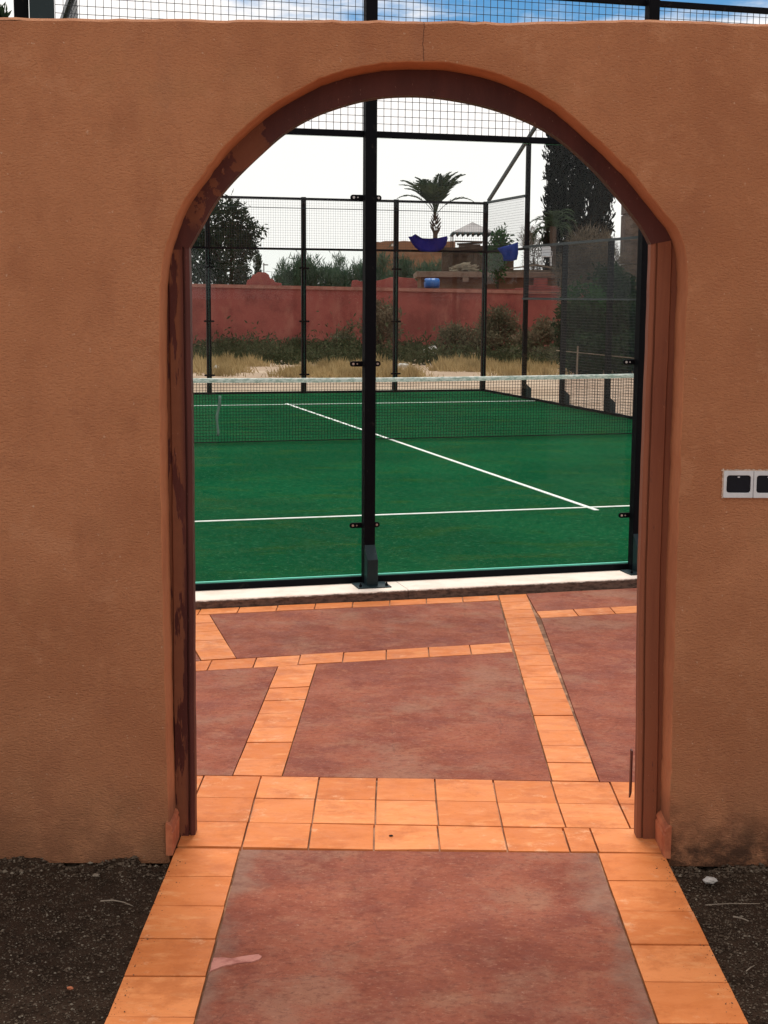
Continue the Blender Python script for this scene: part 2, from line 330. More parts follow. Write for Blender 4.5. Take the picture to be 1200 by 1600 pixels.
    leaf('leaf_weed', (.035, .045, .022), (.080, .085, .045), .2)
    leaf('leaf_palm', (.030, .050, .032), (.070, .095, .055), .2)
    leaf('leaf_dry', (.36, .245, .115), (.54, .40, .21), .25, (.28, .19, .085))
    leaf('leaf_twig', (.11, .088, .064), (.21, .165, .12), .0)
    t = NT('bark'); M['bark'] = t.finish(t.mix(t.ramp(t.noise(6, 5, .6, (1, 1, .3)), .4, .66), (.085, .06, .045), (.045, .032, .025)), .95, t.bump(t.noise(14, 5), .6, .03), .1)
make_materials()

# ------------------------------------------------------------------ helpers: geometry
class MB:
    def __init__(s): s.v = []; s.f = []; s.mi = []
    def add(s, vs, fs, mi=0):
        o = len(s.v); s.v.extend([tuple(p) for p in vs]); s.f.extend([tuple(i + o for i in f) for f in fs]); s.mi.extend([mi] * len(fs))
    def box(s, x0, x1, y0, y1, z0, z1, mi=0):
        s.add([(x0, y0, z0), (x1, y0, z0), (x1, y1, z0), (x0, y1, z0), (x0, y0, z1), (x1, y0, z1), (x1, y1, z1), (x0, y1, z1)],
              [(0, 3, 2, 1), (4, 5, 6, 7), (0, 1, 5, 4), (1, 2, 6, 5), (2, 3, 7, 6), (3, 0, 4, 7)], mi)
    def bar(s, p, q, r, n=6, r2=None, cap=True, mi=0):
        p, q = Vector(p), Vector(q); d = q - p
        if d.length < 1e-6: return
        d.normalize(); a = d.orthogonal().normalized(); b = d.cross(a); r2 = r if r2 is None else r2
        vs = [p + (a * math.cos(2 * math.pi * k / n) + b * math.sin(2 * math.pi * k / n)) * r for k in range(n)]
        vs += [q + (a * math.cos(2 * math.pi * k / n) + b * math.sin(2 * math.pi * k / n)) * r2 for k in range(n)]
        fs = [(k, (k + 1) % n, n + (k + 1) % n, n + k) for k in range(n)]
        if cap: fs += [tuple(range(n))[::-1], tuple(range(n, 2 * n))]
        s.add(vs, fs, mi)
    def tube(s, pts, radii, n=6, mi=0):
        rings = []
        for i, p in enumerate(pts):
            p = Vector(p); a = Vector(pts[max(i - 1, 0)]); b = Vector(pts[min(i + 1, len(pts) - 1)])
            d = (b - a).normalized(); u = Vector((1, 0, 0)) if abs(d.x) < .9 else Vector((0, 1, 0))
            u = (u - d * u.dot(d)).normalized(); w = d.cross(u)
            rings.append([p + (u * math.cos(2 * math.pi * k / n) + w * math.sin(2 * math.pi * k / n)) * radii[i] for k in range(n)])
        vs = [p for r_ in rings for p in r_]; fs = []
        for i in range(len(pts) - 1):
            for k in range(n): fs.append((i * n + k, i * n + (k + 1) % n, (i + 1) * n + (k + 1) % n, (i + 1) * n + k))
        fs += [tuple(range(n))[::-1], tuple(range((len(pts) - 1) * n, len(pts) * n))]
        s.add(vs, fs, mi)
    def prism(s, poly, h0, h1, axis='z', mi=0):
        n = len(poly)
        def P(p, h): return {'z': (p[0], p[1], h), 'y': (p[0], h, p[1]), 'x': (h, p[0], p[1])}[axis]
        vs = [P(p, h0) for p in poly] + [P(p, h1) for p in poly]
        fs = [tuple(range(n))[::-1], tuple(range(n, 2 * n))] + [(k, (k + 1) % n, n + (k + 1) % n, n + k) for k in range(n)]
        s.add(vs, fs, mi)
    def lathe(s, prof, c=(0, 0, 0), n=16, mi=0):
        vs = [(c[0] + r * math.cos(2 * math.pi * k / n), c[1] + r * math.sin(2 * math.pi * k / n), c[2] + z) for r, z in prof for k in range(n)]
        fs = [(i * n + k, i * n + (k + 1) % n, (i + 1) * n + (k + 1) % n, (i + 1) * n + k) for i in range(len(prof) - 1) for k in range(n)]
        s.add(vs, fs, mi)
    def build(s, name, mats, parent=None, bevel=0, smooth=False, loc=None, seg=2, fixn=True):
        if not isinstance(mats, (list, tuple)): mats = [mats]
        me = bpy.data.meshes.new(name); me.from_pydata(s.v, [], s.f)
        for q in mats: me.materials.append(M[q])
        if len(mats) > 1: me.polygons.foreach_set('material_index', s.mi)
        if bevel or fixn:
            bm = bmesh.new(); bm.from_mesh(me)
            if bevel:
                bmesh.ops.remove_doubles(bm, verts=bm.verts, dist=1e-5)
                ed = [e for e in bm.edges if len(e.link_faces) == 2 and e.calc_face_angle(0) > .5]
                bmesh.ops.bevel(bm, geom=ed, offset=bevel, segments=seg, profile=.5, affect='EDGES', clamp_overlap=True)
            bmesh.ops.recalc_face_normals(bm, faces=bm.faces)
            bm.to_mesh(me); bm.free()
        if smooth: me.polygons.foreach_set('use_smooth', [True] * len(me.polygons))
        me.update()
        o = bpy.data.objects.new(name, me); COL.objects.link(o)
        if parent is not None: o.parent = parent
        if loc is not None: o.location = loc
        return o
def thing(o, label, cat, group=None):
    o['label'] = label; o['category'] = cat
    if group: o['group'] = group
    return o
def empty(name, loc=(0, 0, 0), rz=0.0):
    o = bpy.data.objects.new(name, None); COL.objects.link(o); o.location = loc; o.rotation_euler = (0, 0, rz); o.empty_display_size = .2
    return o
def struct(o): o['kind'] = 'structure'; return o
def stuff(o): o['kind'] = 'stuff'; return o

ZP = -0.06                                   # paving level; the court surface is z = 0
CO, CA = Vector((2.8264, 11.0662, 0)), 0.2774  # court: origin at the middle of its near end, turned 16 degrees
def cw(X, Y, Z=0.0):
    return Vector((CO.x + X * math.cos(CA) - Y * math.sin(CA), CO.y + X * math.sin(CA) + Y * math.cos(CA), Z))

# ------------------------------------------------------------------ ground
def ground():
    mb = MB(); S = 900; xs = [-S, -200, -60, -30, -15, 0, 15, 30, 60, 200, S]
    ys = [-S, -100, -30, 0, 8, 16, 30, 45, 60, 90, 200, S]
    mb.add([(x, y, -.13) for y in ys for x in xs], [(j * len(xs) + i, j * len(xs) + i + 1, (j + 1) * len(xs) + i + 1, (j + 1) * len(xs) + i) for j in range(len(ys) - 1) for i in range(len(xs) - 1)])
    struct(mb.build('ground', 'dirt'))
    # beaten earth yard round the court, slightly uneven
    mb = MB(); nx, ny = 90, 80; x0, x1, y0, y1 = -30, 30, 10, 56.5
    def inside(x, y):
        dx, dy = x - CO.x, y - CO.y; X = dx * math.cos(CA) + dy * math.sin(CA); Y = -dx * math.sin(CA) + dy * math.cos(CA)
        return abs(X) < 5.4 and -.9 < Y < 20.3 or y < 10.2
    vs = []
    for j in range(ny + 1):
        for i in range(nx + 1):
            x, y = x0 + (x1 - x0) * i / nx, y0 + (y1 - y0) * j / ny
            z = -.065 + .05 * mnoise.noise((x * .35, y * .35, 3)) + .02 * mnoise.noise((x * 1.3, y * 1.3, 8))
            if inside(x, y): z = -.125
            vs.append((x, y, z))
    mb.add(vs, [(j * (nx + 1) + i, j * (nx + 1) + i + 1, (j + 1) * (nx + 1) + i + 1, (j + 1) * (nx + 1) + i) for j in range(ny) for i in range(nx)])
    struct(mb.build('ground', 'dirt', smooth=True))
ground()

# ------------------------------------------------------------------ paving
rng = random.Random(5)
def slab(parent, pts, name, mat, z1, z0, gap, bevel):
    c = sum((Vector(p) for p in pts), Vector((0, 0))) / len(pts)
    q = []
    n = len(pts)
    for i in range(n):                       # inset the outline by the joint
        a, b, d = Vector(pts[i - 1]), Vector(pts[i]), Vector(pts[(i + 1) % n])
        e1, e2 = (b - a).normalized(), (d - b).normalized()
        n1, n2 = Vector((-e1.y, e1.x)), Vector((-e2.y, e2.x))
        k = (n1 + n2); k = k / max(k.length_squared, .2) * 2
        sgn = 1 if k.dot(c - b) > 0 else -1
        p = b + k * (.5 * 2 * gap) * sgn * 1.0 if False else b + (k * gap if k.dot(c - b) > 0 else -k * gap)
        q.append(p - c)
    mb = MB(); mb.prism([(p.x, p.y) for p in q], z0 - z1, 0)
    o = mb.build(name, mat, parent, bevel=bevel, loc=(c.x, c.y, z1))
    return o
def tile(parent, pts):
    o = slab(parent, pts, 'tile', 'terracotta', ZP + rng.uniform(-.0018, .0018), ZP - .02, .0034, .0016)
    o.rotation_euler = (rng.uniform(-.003, .003), rng.uniform(-.003, .003), rng.uniform(-.004, .004))
    return o
def strip(parent, l0, l1, r0, r1, n, jig=0.0):
    l0, l1, r0, r1 = map(Vector, (l0, l1, r0, r1))
    for i in range(n):
        a, b = i / n, (i + 1) / n
        tile(parent, [l0.lerp(l1, a), r0.lerp(r1, a), r0.lerp(r1, b), l0.lerp(l1, b)])
# outer path
mb = MB(); mb.box(-.775, 1.05, -3.0, 5.40, -.14, -.074)
path = struct(mb.build('path', 'grout'))
def LX(y): return -.785 - .012 * (5.27 - y)
ysL = [5.272, 5.0, 4.743, 4.486, 4.224, 3.966]
while ysL[-1] > -2.9: ysL.append(ysL[-1] - .26)
for a, b in zip(ysL, ysL[1:]): tile(path, [(LX(b), b), (-.540, b), (-.538, a), (LX(a), a)])
def RX(y): return .8175 - .0105 * (5.25 - y)
ysR = [5.25, 4.988, 4.724, 4.465, 4.206]
while ysR[-1] > -2.9: ysR.append(ysR[-1] - .26)
for a, b in zip(ysR, ysR[1:]): tile(path, [(RX(b), b), (1.070, b), (1.071, a), (RX(a), a)])
cs = slab(path, [(-.538, -2.9), (RX(-2.9) - .002, -2.9), (.8155, 5.255), (-.536, 5.268)], 'concrete_slab', 'red_concrete', ZP - .002, ZP - .05, .0015, .002)
# pink repair patch shaped like a tongue, at the left of the slab
mb = MB(); pp = [(-.534, 4.240), (-.534, 4.30), (-.532, 4.345), (-.505, 4.348), (-.470, 4.342), (-.430, 4.362), (-.392, 4.372), (-.380, 4.358), (-.386, 4.335), (-.412, 4.318), (-.455, 4.308), (-.500, 4.285), (-.535, 4.250)]
mb.prism([(x + .003 * mnoise.noise((k * 1.7, 0, 0)), y + .004 * mnoise.noise((k * 1.3, 5, 0))) for k, (x, y) in enumerate([(Vector(pp[i]).lerp(Vector(pp[(i + 1) % len(pp)]), t_)) for i in range(len(pp)) for t_ in (0, .33, .66)])], 0, .0048)
rp = mb.build('repair_patch', 'pink_patch', cs, bevel=.0035); rp.location = Vector((0, 0, ZP - .0025)) - cs.location
# threshold rows (slightly skew)
mb = MB(); mb.add([(-1.9, 5.27, -.074), (2.1, 5.15, -.074), (2.1, 6.15, -.074), (-1.9, 6.25, -.074)], [(0, 1, 2, 3)])
mb = MB(); mb.prism([(-3.2, 5.40), (3.9, 5.40), (3.9, 11.1), (-3.2, 9.15)], -.14, -.074)
patio = struct(mb.build('pavement', 'grout'))
def ty(x, y): return y - .030 * (x + .3)
xs3 = [-.785, -.535, -.281, -.031, .220, .478, .716, .823, 1.066]
for a, b in zip(xs3, xs3[1:]):
    tile(path, [(a, ty(a, 5.277) + .012 * (a > .1)), (b, ty(b, 5.277) + .016 * (b > .1)), (b, ty(b, 5.543)), (a, ty(a, 5.543))])
cols = [-1.55, -1.295, -1.04, -.785, -.534, -.279, -.027, .225, .478, .730, .985, 1.24, 1.495, 1.75]
for a, b in zip(cols, cols[1:]):
    for y0, y1 in ((5.543, 5.826), (5.826, 6.108)):
        s0, s1 = (0, .012) if y0 > 5.7 else (0, .0)
        tile(patio, [(a, ty(a, y0)), (b, ty(b, y0)), (b + s1 * .3, ty(b, y1)), (a + s1 * .3, ty(a, y1))])
strip(patio, (-.658, 6.122), (-.598, 8.030), (-.438, 6.116), (-.378, 8.086), 8)          # left diagonal strip
strip(patio, (.738, 6.080), (.812, 10.05), (.946, 6.073), (1.016, 10.105), 16)           # long right strip
strip(patio, (-3.0, 7.385), (.772, 8.395), (-3.0, 7.600), (.774, 8.640), 15)              # cross strip
strip(patio, (-1.05, 8.150), (-1.37, 9.31), (-.850, 8.205), (-1.146, 9.370), 5)           # left upper strip
strip(patio, (-3.0, 8.90), (.803, 9.872), (-3.0, 9.09), (.806, 10.045), 15)               # along the kerb
strip(patio, (1.035, 9.325), (3.6, 10.02), (1.025, 9.535), (3.6, 10.235), 10)             # right upper strip
def bay(*pts): slab(patio, list(pts), 'concrete_slab', 'red_concrete', ZP - .0015, ZP - .03, .0015, .002)
bay((-.438, 6.118), (.738, 6.080), (.772, 8.392), (-.378, 8.088))
bay((-3.0, 6.20), (-.658, 6.124), (-.598, 8.028), (-3.0, 7.385))
bay((-.850, 8.200), (.774, 8.640), (.803, 9.872), (-1.146, 9.372))
bay((.946, 6.073), (3.7, 5.99), (3.7, 10.045), (1.035, 9.325))
bay((1.025, 9.535), (3.6, 10.235), (3.6, 10.83), (1.016, 10.12))
bay((-3.0, 7.600), (-1.05, 8.145), (-1.37, 9.305), (-3.0, 8.90))
# small holes worn in the tiles
mb = MB(); mb.lathe([(.0001, .0), (.0085, .0)], (.035, 5.41, ZP + .0022), 12)
o = mb.build('drain_hole', 'hole', path)
# kerb of pale stones along the court
kb = MB(); kb.box(-7.6, 7.6, -.34, -.04, -.14, -.02)
kerb = struct(kb.build('kerb', 'grout', loc=CO)); kerb.rotation_euler = (0, 0, CA)
k0 = -6.86
while k0 < 6.5:
    mb = MB(); n = 26; L = 2.0 - .004; r_ = random.Random(int(k0 * 100))
    vs = []
    for i in range(n + 1):
        x = L * i / n; w1 = .006 * mnoise.noise((x * 5 + k0, 1, 0)); w2 = .004 * mnoise.noise((x * 9 + k0, 5, 0))
        vs += [(x, -.36 + w1 * .6, -.13), (x, -.362 + w1, -.014 + w2 * .5), (x, -.355 + w1, -.004 + w2 * .3), (x, -.345 + w1 * .5, -.0005), (x, -.035, -.0005), (x, -.035, -.13)]
    fs = [(6 * i + k, 6 * i + (k + 1) % 6, 6 * i + 6 + (k + 1) % 6, 6 * i + 6 + k) for i in range(n) for k in range(6)] + [tuple(range(6)), tuple(range(6 * n, 6 * n + 6))]
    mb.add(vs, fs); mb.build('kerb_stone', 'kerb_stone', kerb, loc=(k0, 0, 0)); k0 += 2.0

# ------------------------------------------------------------------ court
mb = MB(); mb.box(-5.12, 5.12, -.03, 20.12, -.13, 0)
turf = struct(mb.build('ground', 'turf', loc=CO)); turf.rotation_euler = (0, 0, CA)
def cline(x0, x1, y0, y1, z):
    mb = MB(); mb.box(x0, x1, y0, y1, -.01, z); mb.build('court_line', 'line_paint', turf)
cline(-5, 5, 3.025, 3.075, .004); cline(-5, 5, 16.925, 16.975, .004); cline(-.025, .025, 2.85, 17.15, .0055)

def post_part(parent, x, y, top, out, w=.08, d=.08, low=False, mat='dark_steel', gus=True, bolts=False):
    """upright with a raked gusset and a bolted base plate; out is the side facing away from the court"""
    ox, oy = out
    mb = MB(); mb.box(-w / 2, w / 2, -d / 2, d / 2, 0, top)
    p = mb.build('post', mat, parent, bevel=.004, loc=(x, y, 0))
    if gus:
        mb = MB()
        if oy: mb.prism([(oy * d / 2, 0), (oy * (d / 2 + .085), 0), (oy * (d / 2 + .085), .19), (oy * d / 2, .285)], -.039, .039, 'x')
        else: mb.prism([(ox * w / 2, 0), (ox * (w / 2 + .11), 0), (ox * (w / 2 + .11), .19), (ox * w / 2, .285)], -.039, .039, 'y')
        mb.build('gusset', 'green_steel', p, bevel=.003)
        mb = MB()
        if oy: mb.box(-.12, .12, min(0, oy * .19), max(0, oy * .19), .0, .008)
        else: mb.box(min(0, ox * .2), max(0, ox * .2), -.12, .12, .0, .008)
        mb.build('base_plate', 'green_steel', p, bevel=.002)
        for sx in (-.095, .095) if bolts else ():
            c = (sx, oy * .15) if oy else (ox * .16, sx)
            mb = MB(); mb.lathe([(0, .008), (.011, .008), (.011, .022), (.005, .022), (.005, .034), (0, .034)], (c[0], c[1], 0), 6)
            mb.build('anchor_bolt', 'dark_steel', p)
    return p
def clamp(parent, x, y, z, axis, side, bolts=False):
    """capsule shaped glass clamp with bright bolt heads; axis 'x' runs along x"""
    mb = MB(); n = 10; L, r = .092, .019
    pts = [(L + r * math.cos(a), r * math.sin(a)) for a in [(-.5 + k / n) * math.pi for k in range(n + 1)]]
    pts += [(-L - r * math.cos(a), -r * math.sin(a)) for a in [(-.5 + k / n) * math.pi for k in range(n + 1)]]
    t0, t1 = -.006, .006
    mb.prism(pts, t0, t1, 'y' if axis == 'x' else 'x')
    c = mb.build('clamp', 'dark_steel', parent, bevel=.002, loc=(x, y, z))
    for u, rad in ((-.088, .0085), (.088, .0085), (-.060, .005), (.060, .005)) if bolts else ():
        mb = MB(); mb.bar((u, side * .004, 0), (u, side * .0105, 0), rad, 8); mb.build('bolt', 'bolt', c)
def pane(parent, x0, x1, y0, y1, z0, z1, edge=True):
    mb = MB(); mb.box(x0, x1, y0, y1, z0, z1)
    big = 2 if abs(x1 - x0) > abs(y1 - y0) else 1
    mb.mi = [1, 1, 0, 1, 0, 1] if big == 2 else [1, 1, 1, 0, 1, 0]
    return mb.build('glass_pane', ['glass', 'glass_edge' if edge else 'glass'], parent, fixn=False)
def wires(parent, axis, c, a0, a1, z0, z1, step, r):
    """welded wire mesh panel in a vertical plane"""
    mb = MB(); sq = 4
    def P(a, z, o=0): return (a, c + o, z) if axis == 'x' else (c + o, a, z)
    k = a0
    while k <= a1 + 1e-6: mb.bar(P(k, z0), P(k, z1), r, sq, cap=False); k += step
    k = z0
    while k <= z1 + 1e-6: mb.bar(P(a0, k, r * 1.6), P(a1, k, r * 1.6), r, sq, cap=False); k += step
    return stuff(mb.build('wire_mesh', 'wire', parent, fixn=False))

# near end: five panes between posts that stand on the kerb
nf = thing(empty('glass_fence', CO, CA), 'tall glass court fence with black posts and clamps just beyond the tiled patio', 'fence', 'glass end fences of the court')
NP = [-5.0, -3.075, -1.0, 1.0, 3.0, 5.0]
for x in NP[1:-1]: post_part(nf, x, -.075, 4.12, (0, -1), bolts=True)
for s in (-1, 1):
    mb = MB(); mb.box(-.075, .075, -.05, .05, 0, 4.12); mb.build('corner_post', 'green_steel', nf, bevel=.004, loc=(s * 5.235, -.075, 0))
    mb = MB(); mb.box(-.045, .045, -.045, .045, 0, 4.12); mb.build('corner_post', 'dark_steel', nf, bevel=.004, loc=(s * 5.36, -.02, 0))
mb = MB(); mb.box(-5.16, 5.16, -.055, -.010, 0, .046); mb.build('base_rail', 'dark_steel', nf, bevel=.003)
mb = MB(); mb.box(-5.16, 5.16, -.050, -.010, 3.098, 3.138); mb.build('top_rail', 'dark_steel', nf, bevel=.003)
mb = MB(); mb.box(-5.16, 5.16, -.050, -.010, 4.08, 4.12); mb.build('top_rail', 'dark_steel', nf, bevel=.003)
for a, b in zip(NP, NP[1:]):
    gp = pane(nf, a + .006, b - .006, -.031, -.019, .048, 3.095)
    mb = MB(); mb.box(a + .006, b - .006, -.034, -.016, .0465, .057); mb.build('edge_strip', 'glass_edge', gp)  # added strip so the pane's bright green bottom edge shows
for x in NP[1:-1]:
    for z in (.415, 1.555, 2.692): clamp(nf, x - .018, -.040, z, 'x', -1, True)
wires(nf, 'x', -.03, -5.15, 5.15, 3.14, 4.08, .0508, .0024)

# far end
ff = thing(empty('glass_fence', cw(0, 20), CA), 'distant glass court fence with mesh top along the far end of the green court', 'fence', 'glass end fences of the court')
FP = [-5.0, -3.0, -1.0, 1.0, 3.0, 5.0]
for x in FP: post_part(ff, x, .06, 4.05, (0, 1), w=.095, d=.08)
mb = MB(); mb.box(-5, 5, .0, .04, 0, .045); mb.build('base_rail', 'dark_steel', ff)
mb = MB(); mb.box(-5, 5, .0, .04, 2.965, 3.01); mb.build('top_rail', 'dark_steel', ff)
mb = MB(); mb.box(-5, 5, .0, .05, 3.985, 4.035); mb.build('top_rail', 'dark_steel', ff)
mb = MB(); mb.bar((-5, .02, 3.82), (5, .02, 3.82), .008, 5); mb.build('tension_wire', 'wire', ff)
for a, b in zip(FP, FP[1:]): pane(ff, a + .006, b - .006, .015, .027, .046, 2.962)
for x in FP[1:-1]:
    for z in (.395, 1.502, 2.60): clamp(ff, x, .008, z, 'x', -1)
wires(ff, 'x', .02, -4.98, 4.98, 3.01, 3.985, .0508, .0021)

# long sides
def side_fence(s, label):
    f = thing(empty('mesh_fence', cw(s * 5.0, 0), CA), label, 'fence', 'wire mesh side fences of the court')
    ys = [17.77, 15.79, 13.74, 11.7, 9.65, 7.6, 5.6, 3.7, 1.95]
    for i, y in enumerate(ys):
        top = 5.12 if i == 0 and s > 0 else (4.05 if i in (0, 8) else 3.04)
        post_part(f, s * .06, y, top, (s, 0), w=.085, d=.095 if i else .08)
    mb = MB(); mb.box(-.02, .02, .06, 19.95, 0, .045); mb.build('base_rail', 'dark_steel', f)
    mb = MB(); mb.box(-.02, .02, 1.95, 17.77, 3.0, 3.045); mb.build('top_rail', 'green_steel', f)
    for a, b in ((17.77, 19.95), (.06, 1.95)):
        mb = MB(); mb.box(-.02, .02, a, b, 4.0, 4.05); mb.build('top_rail', 'green_steel', f)
        mb = MB(); mb.box(-.02, .02, a, b, 2.965, 3.01); mb.build('middle_rail', 'dark_steel', f)
        wires(f, 'y', 0, a + .05, b - .02, 3.01, 4.0, .0508, .0021)
        pane(f, -.006, .006, a + .05, b - .05, .047, 2.962, False)
    for a, b in ((15.79, 17.77), (1.95, 3.7)):
        mb = MB(); mb.box(-.02, .02, a, b, 1.98, 2.02); mb.build('middle_rail', 'green_steel', f)
        pane(f, -.006, .006, a + .05, b - .05, .047, 1.978, False)
        wires(f, 'y', 0, a + .05, b - .02, 2.02, 3.0, .0508, .0031)
    wires(f, 'y', 0, 3.75, 15.76, .06, 3.0, .0508, .0031)
    mb = MB(); mb.box(-.015, .015, 3.7, 15.79, 1.985, 2.015); mb.build('middle_rail', 'green_steel', f)
    if s > 0:
        mb = MB(); a = Vector((.02, 19.95, 4.06)); b = Vector((.02, 16.7, 5.62)); mb.bar(a, b, .042, 4); mb.build('brace', 'green_steel', f)
    return f
side_fence(1, 'dark wire mesh court fence with a raised diagonal brace, running along the right side')
side_fence(-1, 'dark wire mesh court fence along the left side, mostly hidden by the ochre wall')

# net
net = thing(empty('tennis_net', cw(0, 10), CA), 'black net with a pale wrinkled top tape stretched across the green court', 'net')
mb = MB(); k = -4.96
def ztop(x): return .885 + .035 * (abs(x) / 5) ** 1.5
while k < 4.97:
    mb.bar((k, 0, .015), (k, 0, ztop(k) - .05), .0036, 4, cap=False); k += .042
z = .015
while z < .85:
    for i in range(20):
        a, b = -4.96 + i * .496, -4.96 + (i + 1) * .496
        za, zb = z * ztop(a) / .9, z * ztop(b) / .9
        mb.bar((a, .003, za), (b, .003, zb), .0036, 4, cap=False)
    z += .042
mb.bar((-4.96, 0, .015), (4.96, 0, .015), .008, 5)
stuff(mb.build('net_mesh', 'net_cord', net, fixn=False))
mb = MB(); n = 160; vs = []
for i in range(n + 1):
    x = -4.97 + 9.94 * i / n; zt = ztop(x); w = .006 * mnoise.noise((x * 6, 0, 0)); w2 = .007 * mnoise.noise((x * 7, 4, 0))
    vs += [(x, -.008 + w, zt - .062 + w2), (x, -.011 - w, zt - .03), (x, -.008 + w * .5, zt - .004), (x, 0, zt + w2 * .3), (x, .009, zt - .006), (x, .009 + w, zt - .062 + w2)]
mb.add(vs, [(6 * i + k, 6 * i + k + 1, 6 * i + 7 + k, 6 * i + 6 + k) for i in range(n) for k in range(5)])
mb.build('top_tape', 'net_tape', net, smooth=True)
for s in (-1, 1):
    mb = MB(); mb.bar((s * 5.0, 0, 0), (s * 5.0, 0, .96), .04, 10); mb.build('net_post', 'dark_steel', net)
mb = MB(); vs = []
for i in range(13):
    z = .10 + .56 * i / 12; c = -2.455 - .035 * mnoise.noise((0, z * 4, 2)) - .05 * (1 - i / 12); w = .018 + .010 * mnoise.noise((3, z * 6, 2))
    vs += [(c - w, -.010, z), (c + w, -.012, z), (c + w, -.007, z), (c - w, -.006, z)]
mb.add(vs, [(4 * i + k, 4 * i + (k + 1) % 4, 4 * i + 4 + (k + 1) % 4, 4 * i + 4 + k) for i in range(12) for k in range(4)] + [(0, 1, 2, 3), (48, 49, 50, 51)])
mb.build('smear_strip', 'net_smear', net, smooth=True)  # added strip giving solid shape to a pale smear over the net

# two cloths caught on the mesh
def cloth(name, P, poly, label, mat, axis, off):
    mb = MB(); n = len(poly)
    c = Vector((sum(p[0] for p in poly) / n, sum(p[1] for p in poly) / n))
    vs, fs = [], []
    rings = [1.0, .75, .5, .25]
    for sgn in (0, 1):
        base = len(vs)
        for t in rings:
            for p in poly:
                q = c + (Vector(p) - c) * t
                d = off + .03 * math.sin(q.x * 16) * (1 - t) + .02 * (1 - t * t) + sgn * .006
                vs.append((q.x, d, q.y))
        vs.append((c.x, off + .02 + sgn * .006, c.y)); ci = len(vs) - 1
        for k in range(3):
            for i in range(n): fs.append((base + k * n + i, base + k * n + (i + 1) % n, base + (k + 1) * n + (i + 1) % n, base + (k + 1) * n + i))
        for i in range(n): fs.append((base + 3 * n + i, base + 3 * n + (i + 1) % n, ci))
    b2 = 4 * n + 1
    for i in range(n): fs.append((i, (i + 1) % n, b2 + (i + 1) % n, b2 + i))
    mb.add(vs, fs)
    o = mb.build(name, mat, None, smooth=True, loc=P); o.rotation_euler = (0, 0, CA + (0 if axis == 'x' else math.pi / 2))
    return thing(o, label, 'cloth')
cloth('hanging_cloth', cw(3.66, 19.93), [(-.44, 3.275), (-.36, 3.285), (-.285, 3.335), (-.25, 3.275), (-.12, 3.250), (.02, 3.245), (.2, 3.255), (.33, 3.285), (.425, 3.305), (.44, 3.25), (.40, 3.12), (.32, 3.02), (.20, 2.975), (0, 2.965), (-.17, 2.98), (-.28, 3.05), (-.37, 3.16)],
      'navy blue cloth sagging like a boat on the far mesh below the lone palm', 'navy_cloth', 'x', -.03)
cloth('hanging_cloth', cw(5.0, 18.5), [(.72, 3.04), (.3, 3.07), (-.2, 3.10), (-.48, 3.13), (-.50, 2.90), (-.43, 2.78), (-.2, 2.76), (.1, 2.765), (.32, 2.77), (.40, 2.9)][::-1],
      'square blue cloth hung on the side mesh near the far corner of the court', 'blue_cloth', 'y', .03)

# ------------------------------------------------------------------ archway wall
YF, YB = 5.22, 5.49
OUT = [(-.797, -.10), (-.803, .30), (-.806, .76), (-.809, 1.25), (-.806, 1.70), (-.800, 2.02), (-.786, 2.15), (-.762, 2.228), (-.716, 2.337), (-.637, 2.448), (-.524, 2.578), (-.344, 2.712), (-.143, 2.797), (.101, 2.828), (.347, 2.800),
       (.549, 2.716), (.731, 2.577), (.87, 2.446), (.985, 2.314), (1.034, 2.250), (1.062, 2.18), (1.070, 2.08), (1.069, 1.94), (1.069, 1.485), (1.070, .775), (1.076, .25), (1.078, -.10)]
def spline(P, n):
    out = []
    for i in range(len(P) - 1):
        p0, p1, p2, p3 = [Vector(P[min(max(i + k, 0), len(P) - 1)]) for k in (-1, 0, 1, 2)]
        l = (p2 - p1).length; steps = max(2, int(l / n))
        for j in range(steps):
            t = j / steps
            a = (p1 - p0).length ** .5 or 1e-6; b = (p2 - p1).length ** .5; c = (p3 - p2).length ** .5 or 1e-6
            m1 = (p2 - p1) if a < 1e-4 else ((p1 - p0) / a - (p2 - p0) / (a + b) + (p2 - p1) / b) * b
            m2 = (p2 - p1) if c < 1e-4 else ((p2 - p1) / b - (p3 - p1) / (b + c) + (p3 - p2) / c) * b
            h = (2 * t**3 - 3 * t**2 + 1) * p1 + (t**3 - 2 * t**2 + t) * m1 + (-2 * t**3 + 3 * t**2) * p2 + (t**3 - t**2) * m2
            out.append(h)
    out.append(Vector(P[-1])); return out
OL = spline(OUT, .022)
def normals(L):                                # outward, away from the opening
    N = []
    for i in range(len(L)):
        d = (L[min(i + 1, len(L) - 1)] - L[max(i - 1, 0)]).normalized(); N.append(Vector((-d.y, d.x)))
    return N
ON = normals(OL)
def wob(x, z): return .0045 * mnoise.noise((x * 2.1, 0, z * 2.1)) + .002 * mnoise.noise((x * 7, 3, z * 7))
def topz(x): return 2.957 + .010 * mnoise.noise((x * 1.7, 0, 4)) + .007 * mnoise.noise((x * 6, 2, 4)) + .004 * mnoise.noise((x * 19, 5, 1))
